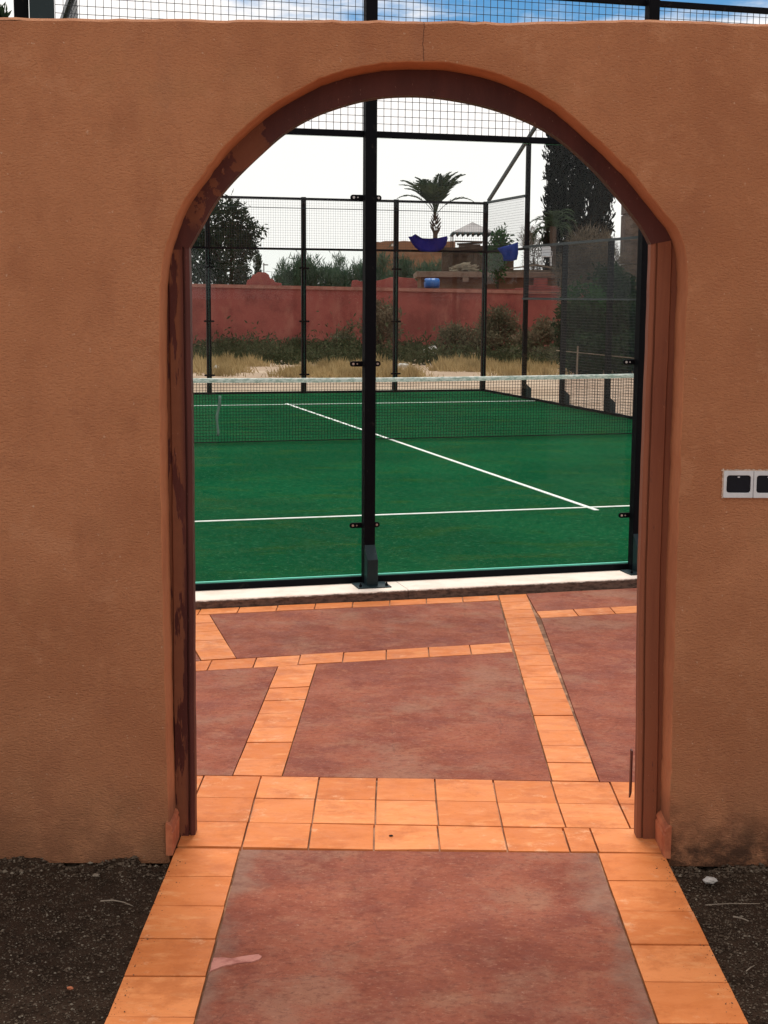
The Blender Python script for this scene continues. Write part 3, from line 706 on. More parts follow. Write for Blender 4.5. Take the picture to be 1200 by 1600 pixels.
def build_wall():
    mb = MB(); vs, fs = [], []
    # opening strip: rounded arris, reveal, back
    prof = [(.036, 0), (.0065, 0), (.0035, .0008), (.0012, .0025), (0, .0055), (0, .012), (-.001, .022), (-.002, .08), (.000, .15), (.002, YB - YF - .004), (.008, YB - YF)]
    K = len(prof)
    for i, (p, n) in enumerate(zip(OL, ON)):
        e = .0035 * mnoise.noise((i * .21, 7, 0)) + .002 * mnoise.noise((i * .7, 2, 0)); e += .016 * max(0, mnoise.noise((i * .9, 4, 4)) - .32)
        for o, y in prof:
            q = p + n * (o + e * (1 if y < .03 else .6)); vs.append((q.x, YF + y + wob(q.x, q.y) * max(0, 1 - y / .05), q.y))
    for i in range(len(OL) - 1):
        for k in range(K - 1): fs.append((i * K + k, i * K + k + 1, (i + 1) * K + k + 1, (i + 1) * K + k))
    mb.add(vs, fs, 1)
    for q in range(len(fs)):
        if q % (K - 1) < 2: mb.mi[q] = 0
    ring_f = [i * K for i in range(len(OL))]; ring_b = [i * K + K - 1 for i in range(len(OL))]
    # outer boundary targets for each opening point: sides then top
    XL, XR = -4.6, 5.2
    def outer(i):
        p = OL[i]
        if p.y < 2.05: return (XL if p.x < 0 else XR, p.y)
        return None
    iL = max(i for i in range(len(OL)) if OL[i].x < 0 and OL[i].y < 2.05); iR = min(i for i in range(len(OL)) if OL[i].x > 0 and OL[i].y < 2.05)
    def grid(ring, y, front):
        nrow = 26
        def pt(a, b, t):
            x = a[0] + (b[0] - a[0]) * t; z = a[1] + (b[1] - a[1]) * t
            return (x, y + (wob(x, z) if front else 0), z)
        targets = []
        nA = iR - iL
        for i in range(len(OL)):
            if i <= iL: targets.append((XL, OL[i].y))
            elif i >= iR: targets.append((XR, OL[i].y))
            else: targets.append(None)
        # arch points fan to the top edge
        x0, x1 = OL[iL].x - .35, OL[iR].x + .35
        for i in range(iL + 1, iR):
            u = (i - iL) / nA; x = x0 + (x1 - x0) * (u * .35 + .65 * (OL[i].x - OL[iL].x) / (OL[iR].x - OL[iL].x)); targets[i] = (x, topz(x))
        base = len(mb.v); V = []
        for i in range(len(OL)):
            a = (mb.v[ring[i]][0], mb.v[ring[i]][2]); b = targets[i]
            for r in range(1, nrow + 1):
                t = (r / nrow) ** (1.5 if iL < i < iR else 1.8); V.append(pt(a, b, t))
        F = []
        def idx(i, r): return (ring[i] if r == 0 else base + i * nrow + r - 1)
        for i in range(len(OL) - 1):
            if i == iL or i + 1 == iR: continue
            for r in range(nrow): F.append((idx(i, r), idx(i + 1, r), idx(i + 1, r + 1), idx(i, r + 1)))
        for p in V: mb.v.append(p)
        # corner pieces left and right
        tops = [targets[i] for i in range(iL + 1, iR)]
        for (ia, ib, xe) in ((iL, iL + 1, XL), (iR, iR - 1, XR)):
            # rows along the jamb ray (a) and along the first top ray (b): bilinear patch with top edge
            nc = nrow; cb = len(mb.v)
            A = [mb.v[idx(ia, r)] for r in range(nrow + 1)]; B = [mb.v[idx(ib, r)] for r in range(nrow + 1)]
            m_ = 14; G = []
            for r in range(nrow + 1):
                row = []
                # end column: blend along the outside edge (side edge goes up, top edge goes in)
                for c in range(m_ + 1):
                    t = c / m_
                    if c == 0: row.append(idx(ia, r)); continue
                    if c == m_: row.append(idx(ib, r)); continue
                    a_, b_ = A[r], B[r]; x = a_[0] + (b_[0] - a_[0]) * t; z = a_[2] + (b_[2] - a_[2]) * t
                    # push the outer ring out to the corner
                    s = r / nrow; cxr, czr = xe, topz(xe)
                    ex = A[nrow]; ey = B[nrow]
                    if t < .5: ox, oz = xe, ex[2] + (czr - ex[2]) * (t / .5)
                    else: ox = xe + (ey[0] - xe) * ((t - .5) / .5); oz = topz(ox)
                    a0, b0 = A[0], B[0]; ix, iz = a0[0] + (b0[0] - a0[0]) * t, a0[2] + (b0[2] - a0[2]) * t
                    s2 = s ** 1.6; x = ix + (ox - ix) * s2; z = iz + (oz - iz) * s2
                    mb.v.append((x, y + (wob(x, z) if front else 0), z)); row.append(len(mb.v) - 1)
                G.append(row)
            for r in range(nrow):
                for c in range(m_): F.append((G[r][c], G[r][c + 1], G[r + 1][c + 1], G[r + 1][c]))
        mb.f.extend(F); mb.mi.extend([0] * len(F))
    grid(ring_f, YF, True); grid(ring_b, YB, False)
    # rounded top
    n = 240; vs = []; fs = []
    for i in range(n + 1):
        x = XL + (XR - XL) * i / n; z = topz(x)
        vs += [(x, YF + wob(x, z), z), (x, YF + .02, z + .012), (x, YF + .08, z + .02), (x, YB - .06, z + .02), (x, YB - .015, z + .012), (x, YB, z)]
    fs = [(6 * i + k, 6 * i + k + 1, 6 * i + 7 + k, 6 * i + 6 + k) for i in range(n) for k in range(5)]
    mb.add(vs, fs)
    for X in (XL, XR): mb.add([(X, YF, -.1), (X, YB, -.1), (X, YB, topz(X)), (X, YF, topz(X))], [(0, 1, 2, 3)])
    o = mb.build('archway_wall', ['plaster', 'reveal_plaster'], smooth=True)
    return thing(o, 'ochre rendered garden wall pierced by a tall round arched doorway', 'wall')
wall = build_wall()

INN = [(-.727, -.06), (-.724, .6), (-.720, 1.2), (-.720, 2.19), (-.612, 2.37), (-.48, 2.51), (-.312, 2.64), (-.102, 2.718), (.084, 2.738), (.270, 2.720), (.458, 2.672), (.60, 2.606), (.744, 2.492), (.852, 2.378), (.942, 2.268), (.972, 2.215), (.972, 1.94), (.970, 1.22), (.972, .87), (.985, .3), (.990, -.06)]
def frame():
    fr = empty('door_frame'); fr.parent = wall
    prof = [(0, 5.462), (0, 5.404), (.012, 5.397), (.017, 5.397), (.0185, 5.406), (.0225, 5.406), (.025, 5.392), (.074, 5.394), (.078, 5.402), (.12, 5.402), (.12, 5.462)]
    L = spline(INN[:4], .03) + spline(INN[3:16], .02)[1:] + spline(INN[15:], .03)[1:]; N = normals(L); K = len(prof)
    iA = min(range(len(L)), key=lambda i: (L[i] - Vector(INN[3])).length); iB = min(range(len(L)), key=lambda i: (L[i] - Vector(INN[15])).length)
    for nm, i0, i1, mat in (('jamb', 0, iA, 'frame_paint'), ('arch_head', iA, iB, 'frame_paint'), ('jamb', iB, len(L) - 1, 'frame_paint_lit')):
        mb = MB(); vs = []
        for i in range(i0, i1 + 1):
            p, n = L[i], N[i]; e = .0015 * mnoise.noise((p.x * 9, p.y * 9, 1))
            for o_, y in prof:
                if nm == 'arch_head': y = y if y > 5.43 else 5.396
                q = p + n * (o_ + e); vs.append((q.x, y, q.y))
        m_ = i1 - i0
        fs = [(i * K + k, i * K + (k + 1) % K, (i + 1) * K + (k + 1) % K, (i + 1) * K + k) for i in range(m_) for k in range(K)]
        fs += [tuple(range(K)), tuple(range(m_ * K, (m_ + 1) * K))]
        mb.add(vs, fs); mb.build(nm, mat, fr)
    # iron drop bolts on the back of both jambs
    for x, z0, z1 in ((.9795, .07, .27),):
        mb = MB(); mb.prism([(5.47, z0 + .03), (5.50, z0), (5.50, z1), (5.47, z1)], -.003, .003, 'x'); mb.build('drop_bolt', 'frame_paint', fr, loc=(x - math.copysign(.004, x), 0, 0))
    # skirting tiles in the reveal
    for s, x0 in ((1, -.812), (-1, 1.086)):
        p = [(0, 0), (.026, 0), (.028, .088), (.022, .094), (.026, .104), (.020, .118), (.006, .128), (0, .128)]
        mb = MB(); mb.prism([(x0 + s * a, ZP - .005 + b) for a, b in p], 5.205, 5.386, 'y'); mb.build('skirting_tile', 'skirting', wall, bevel=.002)
frame()

# light switches, set in a roughly cut hole in the render
sw = thing(empty('light_switch', (1.228, YF, 1.306)), 'pair of black rocker switches in grey frames set in the ochre wall', 'switch')
def rrect(x0, x1, z0, z1, r, n=5):
    out = []
    for cx, cz, a0 in ((x1 - r, z1 - r, 0), (x0 + r, z1 - r, 90), (x0 + r, z0 + r, 180), (x1 - r, z0 + r, 270)):
        for k in range(n + 1):
            a = R(a0 + 90 * k / n); out.append((cx + r * math.cos(a), cz + r * math.sin(a)))
    return out
for k in range(2):
    x = k * .1085
    outer = rrect(x + .0008, x + .1077, 0, .098, .0022); inner = rrect(x + .0115, x + .0985, .0185, .082, .010)
    n = len(outer); mb = MB()
    vs = [(p[0], -.010, p[1]) for p in outer] + [(p[0], -.010, p[1]) for p in inner] + [(p[0], .012, p[1]) for p in outer] + [(p[0], .0, p[1]) for p in inner]
    fs = [(i, (i + 1) % n, n + (i + 1) % n, n + i) for i in range(n)] + [(i, 2 * n + i, 2 * n + (i + 1) % n, (i + 1) % n) for i in range(n)] + [(n + i, n + (i + 1) % n, 3 * n + (i + 1) % n, 3 * n + i) for i in range(n)]
    mb.add(vs, fs); mb.build('frame', 'grey_plastic', sw, bevel=.0012)
    mb = MB(); mb.prism(rrect(x + .0125, x + .0975, .0195, .081, .009), .002, -.0065, 'y'); rk = mb.build('rocker', 'black_plastic', sw, bevel=.0018)
    mb = MB(); mb.box(x + .051, x + .059, -.0072, -.006, .0735, .0775); mb.build('marker', 'grey_plastic', rk)
mb = MB(); rs = random.Random(3)
for i in range(46):
    x = -.008 + .23 * i / 45; h = rs.uniform(.002, .006)
    mb.prism([(x, .0975), (x + .0062, .0975), (x + .0062, .0985 + h * rs.uniform(.4, 1)), (x, .0985 + h)], .006, -.004 - rs.uniform(0, .0035), 'y')
for i in range(14):
    z = -.002 + .1 * i / 13; h = rs.uniform(.001, .004)
    mb.prism([(-.001 - h, z), (.0012, z), (.0012, z + .0075), (-.001 - h * .6, z + .0075)], .006, -.004 - rs.uniform(0, .003), 'y')
mb.build('broken_plaster', 'raw_plaster', sw)

# ------------------------------------------------------------------ gravel either side of the path
def soil(x0, x1, y0, y1, seed):
    mb = MB(); nx = int((x1 - x0) / .018); ny = int((y1 - y0) / .018); vs = []
    def h(x, y):
        z = -.098 + .014 * mnoise.noise((x * 4, y * 4, seed)) + .008 * mnoise.noise((x * 13, y * 13, seed)) + .004 * mnoise.noise((x * 38, y * 38, seed))
        d = YF - y
        if d < .20: z += (.010 + .040 * mnoise.noise((x * 5.5, y * 7, 3)) + .022 * mnoise.noise((x * 21, y * 21, 6))) * (1 - d / .20)
        if d < .05: z -= .030 * (1 - d / .05) * (mnoise.noise((x * 4.2, 0, 9)) + .35)
        return z
    for j in range(ny + 1):
        for i in range(nx + 1):
            x, y = x0 + (x1 - x0) * i / nx, y0 + (y1 - y0) * j / ny; vs.append((x, y, h(x, y)))
    mb.add(vs, [(j * (nx + 1) + i, j * (nx + 1) + i + 1, (j + 1) * (nx + 1) + i + 1, (j + 1) * (nx + 1) + i) for j in range(ny) for i in range(nx)])
    struct(mb.build('ground', 'soil', smooth=True, fixn=False))
    return h
OCT = [(0, 2, 4), (2, 1, 4), (1, 3, 4), (3, 0, 4), (2, 0, 5), (1, 2, 5), (3, 1, 5), (0, 3, 5)]
def stones(mb, x0, x1, y0, y1, h, n, rg, smin, smax):
    for _ in range(n):
        x, y = rg.uniform(x0, x1), rg.uniform(y0, y1)
        s = smin * (smax / smin) ** (rg.random() ** 2.2)
        a = rg.uniform(0, 6.28); ca, sa = math.cos(a), math.sin(a); z = h(x, y) + s * .25
        ax, ay, az = s * rg.uniform(.7, 1.3), s * rg.uniform(.5, 1), s * rg.uniform(.4, .8)
        P = [(ax, 0, 0), (-ax * rg.uniform(.6, 1), 0, s * .1), (0, ay, 0), (0, -ay, s * .1), (ax * .2, ay * .1, az), (0, 0, -az)]
        mb.add([(x + p[0] * ca - p[1] * sa, y + p[0] * sa + p[1] * ca, z + p[2]) for p in P], OCT)
rg = random.Random(11)
mb = MB()
for x0, x1, sd in ((-2.3, -.80, 1.0), (1.075, 2.6, 5.0)):
    h = soil(x0, x1, 2.4, YF + .03, sd)
    stones(mb, max(x0, -1.55), min(x1, 1.6), 3.6, YF - .01, h, 17000, rg, .0018, .0075)
    stones(mb, x0, x1, 2.4, 3.6, h, 3000, rg, .003, .010)
    stones(mb, max(x0, -1.55), min(x1, 1.6), YF - .13, YF - .0, h, 420, rg, .005, .013)
for _ in range(420):
    y = 2.8 + 2.4 * rg.random() ** .7; side = rg.random() < .5; d = abs(rg.gauss(0, .028)) + .002
    x = LX(y) + d if side else 1.070 - d
    stones(mb, x, x, y, y, lambda a, b: ZP, 1, rg, .0012, .0042)
stuff(mb.build('gravel', 'pebble', fixn=False))
def rock(name, c, s, label, mat, cat='rock', group=None, seed=0, flat=.6):
    bm = bmesh.new(); bmesh.ops.create_icosphere(bm, subdivisions=2, radius=1)
    for v in bm.verts:
        d = v.co.normalized(); k = 1 + .35 * mnoise.noise(d * 1.6 + Vector((seed, 0, 0))) + .12 * mnoise.noise(d * 4 + Vector((seed, 3, 0)))
        v.co = Vector((d.x * k * s[0], d.y * k * s[1], d.z * k * s[2] * flat))
    me = bpy.data.meshes.new(name); bm.to_mesh(me); bm.free(); me.materials.append(M[mat])
    o = bpy.data.objects.new(name, me); COL.objects.link(o); o.location = c
    return thing(o, label, cat, group)
rock('stone', (1.195, 5.03, -.075), (.024, .018, .022), 'pale lumpy stone on the dark gravel below the light switches', 'pale_rock', 'stone', seed=2)
rock('stone', (-1.045, 5.055, -.080), (.012, .010, .009), 'small tan stone on the dark gravel against the foot of the wall, left side', 'old_wood', 'stone', seed=5)
rock('stone', (-.955, 4.195, -.088), (.010, .008, .008), 'small orange brown stone alone on the dark gravel left of the path', 'skirting', 'stone', seed=7)
def twig(pts, r, label):
    mb = MB(); mb.tube(pts, [r * (1 - .5 * i / (len(pts) - 1)) for i in range(len(pts))], 5)
    thing(mb.build('twig', 'old_wood'), label, 'twig')
twig([(-.985, 4.83, -.082), (-.94, 4.828, -.078), (-.90, 4.812, -.078), (-.865, 4.79, -.082)], .0028, 'curved grey twig lying on the dark gravel left of the path')
twig([(1.21, 4.735, -.083), (1.235, 4.715, -.080), (1.255, 4.70, -.083)], .0032, 'short pale twig lying on the dark gravel right of the path')
twig([(1.135, 4.83, -.083), (1.22, 4.835, -.079), (1.33, 4.842, -.082)], .002, 'long thin twig on the gravel right of the path, nearest the wall')
twig([(1.155, 4.33, -.085), (1.175, 4.35, -.081), (1.19, 4.365, -.083)], .0022, 'pale twig lying close beside the right path tiles, lowest of three')

# ------------------------------------------------------------------ vegetation
def leaves(mb, pts, size, asp, rg, up=0.0, mi=0):
    for p in pts:
        s = size * rg.uniform(.55, 1.35)
        d = Vector((rg.gauss(0, 1), rg.gauss(0, 1), rg.gauss(0, 1) + up)).normalized()
        n = Vector((rg.gauss(0, 1), rg.gauss(0, 1), rg.gauss(0, 1))); w = d.cross(n)
        if w.length < 1e-3: continue
        w.normalize(); w *= s * asp * .5; p = Vector(p); q = p + d * s; md = p + d * s * .45
        mb.add([p, md + w, q, md - w], [(0, 1, 2, 3)])
def clump_pts(rg, lobes, n, per, spread):
    tot = sum(l[6] for l in lobes); pts = []
    for l in lobes:
        for _ in range(int(n * l[6] / tot / per)):
            while True:
                v = Vector((rg.uniform(-1, 1), rg.uniform(-1, 1), rg.uniform(-1, 1)))
                if v.length <= 1: break
            v = v.normalized() * (v.length ** .55)
            c = Vector((l[0] + v.x * l[3], l[1] + v.y * l[4], l[2] + v.z * l[5]))
            for _ in range(per): pts.append(c + Vector((rg.gauss(0, spread), rg.gauss(0, spread), rg.gauss(0, spread))))
    return pts
def plant(name, base, lobes, n, size, asp, mat, label, cat, group=None, seed=1, up=0.0, per=14, spread=.12, trunk_r=.1, limbs=6, woody=True, crown='crown'):
    """base is the foot; lobes are (x, y, z, rx, ry, rz, weight) relative to it"""
    rg = random.Random(seed); root = thing(empty(name, base), label, cat, group)
    mb = MB(); leaves(mb, clump_pts(rg, lobes, n, per, spread), size, asp, rg, up)
    mb.build(crown, mat, root, fixn=False)
    if woody:
        mb = MB(); top = max(l[2] for l in lobes); ax = sum(l[0] * l[6] for l in lobes) / sum(l[6] for l in lobes)
        pts = [(ax * (k / 6) ** 1.3 + rg.uniform(-.03, .03), rg.uniform(-.03, .03), top * .85 * k / 6) for k in range(7)]
        mb.tube(pts, [trunk_r * (1 - .12 * k) for k in range(7)], 7)
        for k in range(limbs):
            l = lobes[k % len(lobes)]; st = Vector(pts[rg.randint(1, 4)]); en = Vector((l[0] + rg.uniform(-.6, .6) * l[3], l[1] + rg.uniform(-.6, .6) * l[4], l[2] + rg.uniform(-.2, .7) * l[5]))
            mid = st.lerp(en, .5) + Vector((rg.uniform(-.1, .1), rg.uniform(-.1, .1), .08)); mb.tube([st, mid, en], [trunk_r * .5, trunk_r * .32, trunk_r * .12], 5)
        mb.build('trunk', 'bark', root)
    return root
G = -.13
# tall feathery tree at the left
plant('broadleaf_tree', (-6.9, 62, G), [(.3, 0, 5.5, .75, .8, .62, 1.0), (.95, .1, 4.85, .75, .8, .38, .7), (-.6, 0, 4.7, .8, .9, .7, .9), (.2, 0, 4.4, .9, .9, .5, .8), (1.0, 0, 4.1, .5, .6, .35, .35), (-1.4, .2, 4.6, .6, .8, .7, .5), (-1.1, 0, 3.6, .9, 1, .9, 1.5), (.2, 0, 3.3, .9, 1, .9, 1.5), (.9, 0, 2.9, .35, .5, .5, .35), (-.4, 0, 1.9, 1.5, 1, .9, 1.5)],
      12500, .22, .34, 'leaf_tree', 'dark ragged tree rising behind the left end of the red wall', 'tree', seed=4, per=16, spread=.13, trunk_r=.16, limbs=12)
# row of feathery grey green trees behind the red wall
for i, (x, y, w, h, lab) in enumerate([(-4.55, 72, .95, 4.0, 'leftmost feathery tree of the row behind the wall, loose and twiggy'), (-3.1, 73, 1.2, 4.25, 'feathery grey green tree just left of the thick middle fence post'),
                                       (-1.1, 74, 1.3, 4.3, 'feathery grey green tree directly behind the thick middle fence post'), (.75, 73, 1.15, 4.05, 'feathery grey green tree in front of the brown adobe house'), (2.3, 72, 1.0, 3.9, 'feathery grey green tree behind the palm trunk, rightmost of the row')]):
    r_ = random.Random(30 + i); lobes = []
    for k in range(11):
        lobes.append((r_.uniform(-w, w), r_.uniform(-.6, .6), h * r_.uniform(.45, .84), .32, .35, h * r_.uniform(.10, .20), .8))
    lobes.append((0, 0, h * .45, w * 1.15, .9, h * .38, 11))
    plant('tamarisk_tree', (x, y, G), lobes, 11000, .34, .11, 'leaf_feather', lab, 'tree', 'feathery trees behind the boundary wall', seed=50 + i, up=1.9, per=18, spread=.14, trunk_r=.07, limbs=10)
# tall dark cypress
def cypress(name, base, h, w, n, label, seed, mat='leaf_cypress', cone=False):
    rg = random.Random(seed); root = thing(empty(name, base), label, 'tree'); mb = MB(); pts = []
    for _ in range(n // 20):
        t = rg.random() ** .9; z = .4 + t * (h - .5); a = rg.uniform(0, 6.283); rmax = w * (1 - t) * 1.0 if cone else w * min(1, (1.02 - t) * 5)
        r_ = rmax * (rg.random() ** .35) * (1 + .10 * mnoise.noise((math.cos(a) * 2, math.sin(a) * 2, z * 1.4)))
        x, y = r_ * math.cos(a), r_ * math.sin(a)
        if not cone and mnoise.noise((x * 1.5, seed, z * .8)) > .50: continue
        for _ in range(20): pts.append((x + rg.gauss(0, .10), y + rg.gauss(0, .10), z + rg.gauss(0, .22)))
    leaves(mb, pts, .30, .30, rg, 2.2); mb.build('crown', mat, root, fixn=False)
    mb = MB(); mb.tube([(0, 0, 0), (.03, 0, h * .5), (0, .02, h * .95)], [.16, .10, .02], 7); mb.build('trunk', 'bark', root); return root
cypress('cypress_tree', (9.1, 70, G), 13.5, 1.55, 36000, 'very tall dark column of cypress behind the right mesh fence', 8)
cypress('conifer_tree', (-12.85, 50, G), 11.6, 1.7, 3600, 'pointed tip of a conifer showing above the wall in the top left corner', 9, 'leaf_tree', True)
cypress('conifer_tree', (-9.35, 108, G), 4.9, .42, 1500, 'tiny distant conifer beside the power pole, right of the ragged tree', 19, 'leaf_tree', True)
# palms
def frond(mb_parent, az, el, L, seed, mat='leaf_palm', droop=1.0, w=.42, nl=26):
    rg = random.Random(seed); mb = MB(); p = Vector((0, 0, 0)); pts = [p.copy()]; e = el; st = 12
    for k in range(st):
        d = Vector((math.cos(az) * math.cos(e), math.sin(az) * math.cos(e), math.sin(e))); p = p + d * L / st; pts.append(p.copy()); e -= droop * .155 * (k / st + .25)
    mb.tube(pts, [.022 * (1 - .85 * k / st) for k in range(st + 1)], 4)
    for k in range(nl):
        t = .30 + .70 * k / nl; f = t * st; i = min(int(f), st - 1); b = pts[i].lerp(pts[i + 1], f - i); d = (pts[i + 1] - pts[i]).normalized()
        side = d.cross(Vector((0, 0, 1)));
        if side.length < .01: side = Vector((1, 0, 0))
        side.normalize(); up = side.cross(d)
        ll = w * L / 2.1 * (math.sin(math.pi * min(1, .18 + .86 * t)) * .8 + .25) * rg.uniform(.8, 1.15)
        for s in (-1, 1):
            dr = (d * .75 + side * s * .75 + up * rg.uniform(-.05, .35)).normalized(); q = b + dr * ll; q.z -= .10 * ll
            ww = d.cross(dr); ww = (up * .5 + d * .6).normalized() * .015 * L
            mb.add([b, b.lerp(q, .4) + ww, q, b.lerp(q, .4) - ww], [(0, 1, 2, 3)])
    return mb.build('frond', mat, mb_parent, fixn=False)
pm = thing(empty('palm_tree', (3.2, 95, G)), 'lone slender palm with a feathery crown behind the navy cloth', 'palm')
mb = MB(); mb.tube([(.02, 0, 0), (.0, 0, 2), (-.02, 0, 4), (-.02, 0, 6.4)], [.19, .15, .14, .15], 9); mb.build('trunk', 'bark', pm)
mb = MB(); rr_ = random.Random(2)
for k in range(60):
    a = rr_.uniform(0, 6.28); z = 6.15 + 1.25 * rr_.random(); r_ = .38 * math.sin(math.pi * min(1, max(.08, (z - 6.05) / 1.45))) ** .7
    mb.bar((r_ * .35 * math.cos(a), r_ * .35 * math.sin(a), z - .22), (r_ * math.cos(a), r_ * math.sin(a), z + .10), .055, 4, .03)
mb.build('frond_stubs', 'bark', pm)
cr = empty('crown', (0, 0, 7.35)); cr.parent = pm
for k in range(30):
    r_ = random.Random(200 + k); az = k * 2.399; el = R([88, 82, 76, 70, 64, 79, 73, 60][k % 8] + r_.uniform(-4, 4))
    frond(cr, az, el, r_.uniform(2.7, 3.5), 300 + k, droop=.95, w=.44, nl=44)
frond(cr, R(-4), R(52), 2.9, 377, droop=1.3, w=.36); frond(cr, R(184), R(54), 3.0, 378, droop=1.25, w=.36); frond(cr, R(172), R(64), 3.3, 379, droop=1.0, w=.36)
p2 = thing(empty('palm_tree', (7.25, 64, G)), 'short bushy palm half hidden in front of the tall dark cypress', 'palm')
mb = MB(); mb.tube([(0, 0, 0), (.03, 0, 2.6), (0, 0, 5.2)], [.16, .14, .15], 8); mb.build('trunk', 'bark', p2)
cr = empty('crown', (0, 0, 5.2)); cr.parent = p2
for k in range(22):
    r_ = random.Random(500 + k); frond(cr, k * 2.399, R([75, 55, 38, 20, 5][k % 5] + r_.uniform(-8, 8)), r_.uniform(1.0, 1.4), 520 + k, droop=1.9, w=.5, nl=22)
# twiggy leafless shrubs at the right
def twiggy(base, lobes, n, label, seed, L=.5, r=.010, mat='leaf_twig'):
    rg = random.Random(seed); root = thing(empty('bare_shrub', base), label, 'shrub', 'leafless shrubs at the right'); mb = MB()
    for p in clump_pts(rg, lobes, n, 5, .05):
        a = Vector(p); d = Vector((rg.gauss(0, 1), rg.gauss(0, 1), rg.gauss(.7, 1))).normalized(); q = a + d * L * rg.uniform(.4, 1.2); k = a.lerp(q, .5) + Vector((rg.gauss(0, .05), rg.gauss(0, .05), .03))
        w = Vector((rg.gauss(0, 1), rg.gauss(0, 1), rg.gauss(0, 1))).cross(d).normalized() * r
        mb.add([a - w, a + w, k + w * .7, q, k - w * .7], [(0, 1, 2, 4), (4, 2, 3)])
    mb.build('twigs', mat, root, fixn=False)
    mb = MB(); top = max(l[2] for l in lobes)
    for k in range(7):
        l = lobes[k % len(lobes)]; e = Vector((l[0] + rg.uniform(-.7, .7) * l[3], l[1], l[2] + rg.uniform(-.3, .5) * l[5])); mb.tube([(rg.uniform(-.15, .15), 0, 0), e * .5 + Vector((rg.uniform(-.15, .15), 0, .2)), e], [.05, .035, .012], 5)
    mb.build('trunk', 'bark', root)
twiggy((6.95, 50, G), [(0, 0, 3.7, .80, .7, .7, 1.4), (-.5, 0, 3.0, .7, .6, .7, 1), (.6, 0, 3.1, .8, .6, .6, 1), (0, 0, 2.0, 1.1, .6, .9, 1.2)], 5200, 'broad bare shrub of tan twigs in front of the tall cypress', 61)
twiggy((7.0, 70, G), [(0, 0, 4.2, .5, .4, 1.0, 1), (-.2, 0, 4.9, .4, .3, .6, .8), (0, 0, 3.0, .5, .4, .9, .6)], 1900, 'thin bare shrub with tiny leaves beside the white plastic chair', 62, .35)
plant('shrub', (4.55, 60, G), [(0, 0, 4.0, .45, .5, .55, 1), (.2, 0, 4.5, .3, .4, .35, .5), (0, 0, 3.3, .4, .4, .5, .5)], 1500, .16, .45, 'leaf_green', 'small green shrub with loose leaves above the square blue cloth', 'shrub', seed=63, per=8, spread=.12, trunk_r=.04)
# dark hedge at the right
for i, (x, y, w, h, lab, mt, n) in enumerate([(5.75, 42, .75, 2.0, 'dark bushy hedge plant behind the mesh fence, beside the red wall end', 'leaf_hedge', 6500), (7.0, 42.5, .85, 2.2, 'dark bushy hedge plant behind the mesh fence, below the stone pillar', 'leaf_hedge', 6500),
                                              (6.5, 45.5, .85, 2.75, 'bright green bush at the top of the dark hedge behind the mesh', 'leaf_green', 4200), (8.4, 43, .8, 2.3, 'dark hedge plant at the far right, mostly hidden by the door jamb', 'leaf_hedge', 3000),
                                              (7.7, 47.5, 1.0, 3.3, 'tall dark bush standing directly in front of the stone pillar', 'leaf_hedge', 6500), (5.55, 40.2, .6, 1.15, 'low dark bush at the front of the hedge beside the pale stake', 'leaf_hedge', 3000), (6.8, 40.4, .75, 1.2, 'low dark bush at the front of the hedge, right of the pale stake', 'leaf_hedge', 3500)]):
    r_ = random.Random(70 + i)
    lobes = [(r_.uniform(-.6, .6) * w, r_.uniform(-.3, .3), h * r_.uniform(.25, .8), w * .5, .5, h * .22, 1) for k in range(9)] + [(0, 0, h * .45, w * .95, .6, h * .45, 4)]
    plant('hedge_bush', (x, y, G), lobes, n, .17, .42, mt, lab, 'bush', 'dense bushes behind the right mesh fence', seed=80 + i, per=14, spread=.10, trunk_r=.06)
# shrubs in front of the red wall
W_ = [((-.15, 51.5), .75, 2.05, 4200, 'leaf_olive', 'tall olive shrub against the red wall, just right of the thick post', 0.6),
      ((2.9, 51, ), 1.15, 1.15, 4200, 'leaf_olive', 'wide low brown shrub against the red wall, left of the corner post', .3),
      ((4.05, 51.6), .85, 1.75, 3600, 'leaf_olive', 'upright olive shrub against the red wall, behind the corner post', .6),
      ((5.3, 50.5), 1.0, 1.35, 3800, 'leaf_olive', 'spreading brown shrub before the red wall, right of the corner post', .4),
      ((-1.5, 52.5), .45, 1.2, 1100, 'leaf_olive', 'thin grey shrub on the red wall, just left of the thick post', .8),
      ((-6.2, 52), 1.0, .50, 1900, 'leaf_weed', 'dark low weed patch below the red wall, at the left door jamb', .4),
      ((-4.6, 51.6), .95, .55, 1900, 'leaf_weed', 'dark low weed clump below the red wall, under the stepped crest', .4),
      ((-3.0, 51.8), 1.0, .58, 2000, 'leaf_weed', 'dark low weed clump behind the second fence post from the left', .4),
      ((-1.6, 51.0), .9, .50, 1700, 'leaf_weed', 'dark low weed clump just left of the thick middle post', .4),
      ((1.1, 50.8), .9, .50, 1700, 'leaf_weed', 'dark low weed clump around the pale rock', .4)]
for i, ((x, y), w, h, n, mt, lab, up) in enumerate(W_):
    r_ = random.Random(90 + i)
    lobes = [(r_.uniform(-.7, .7) * w, r_.uniform(-.3, .3), h * r_.uniform(.3, .82), w * .34, .4, h * .22, 1) for k in range(8)] + [(0, 0, h * .4, w * .9, .5, h * .4, 2)]
    plant('shrub', (x, y, G + .04), lobes, n, .15, .28, mt, lab, 'shrub', 'shrubs and weeds along the red wall', seed=110 + i, up=up, per=12, spread=.09, trunk_r=.035, crown='foliage')
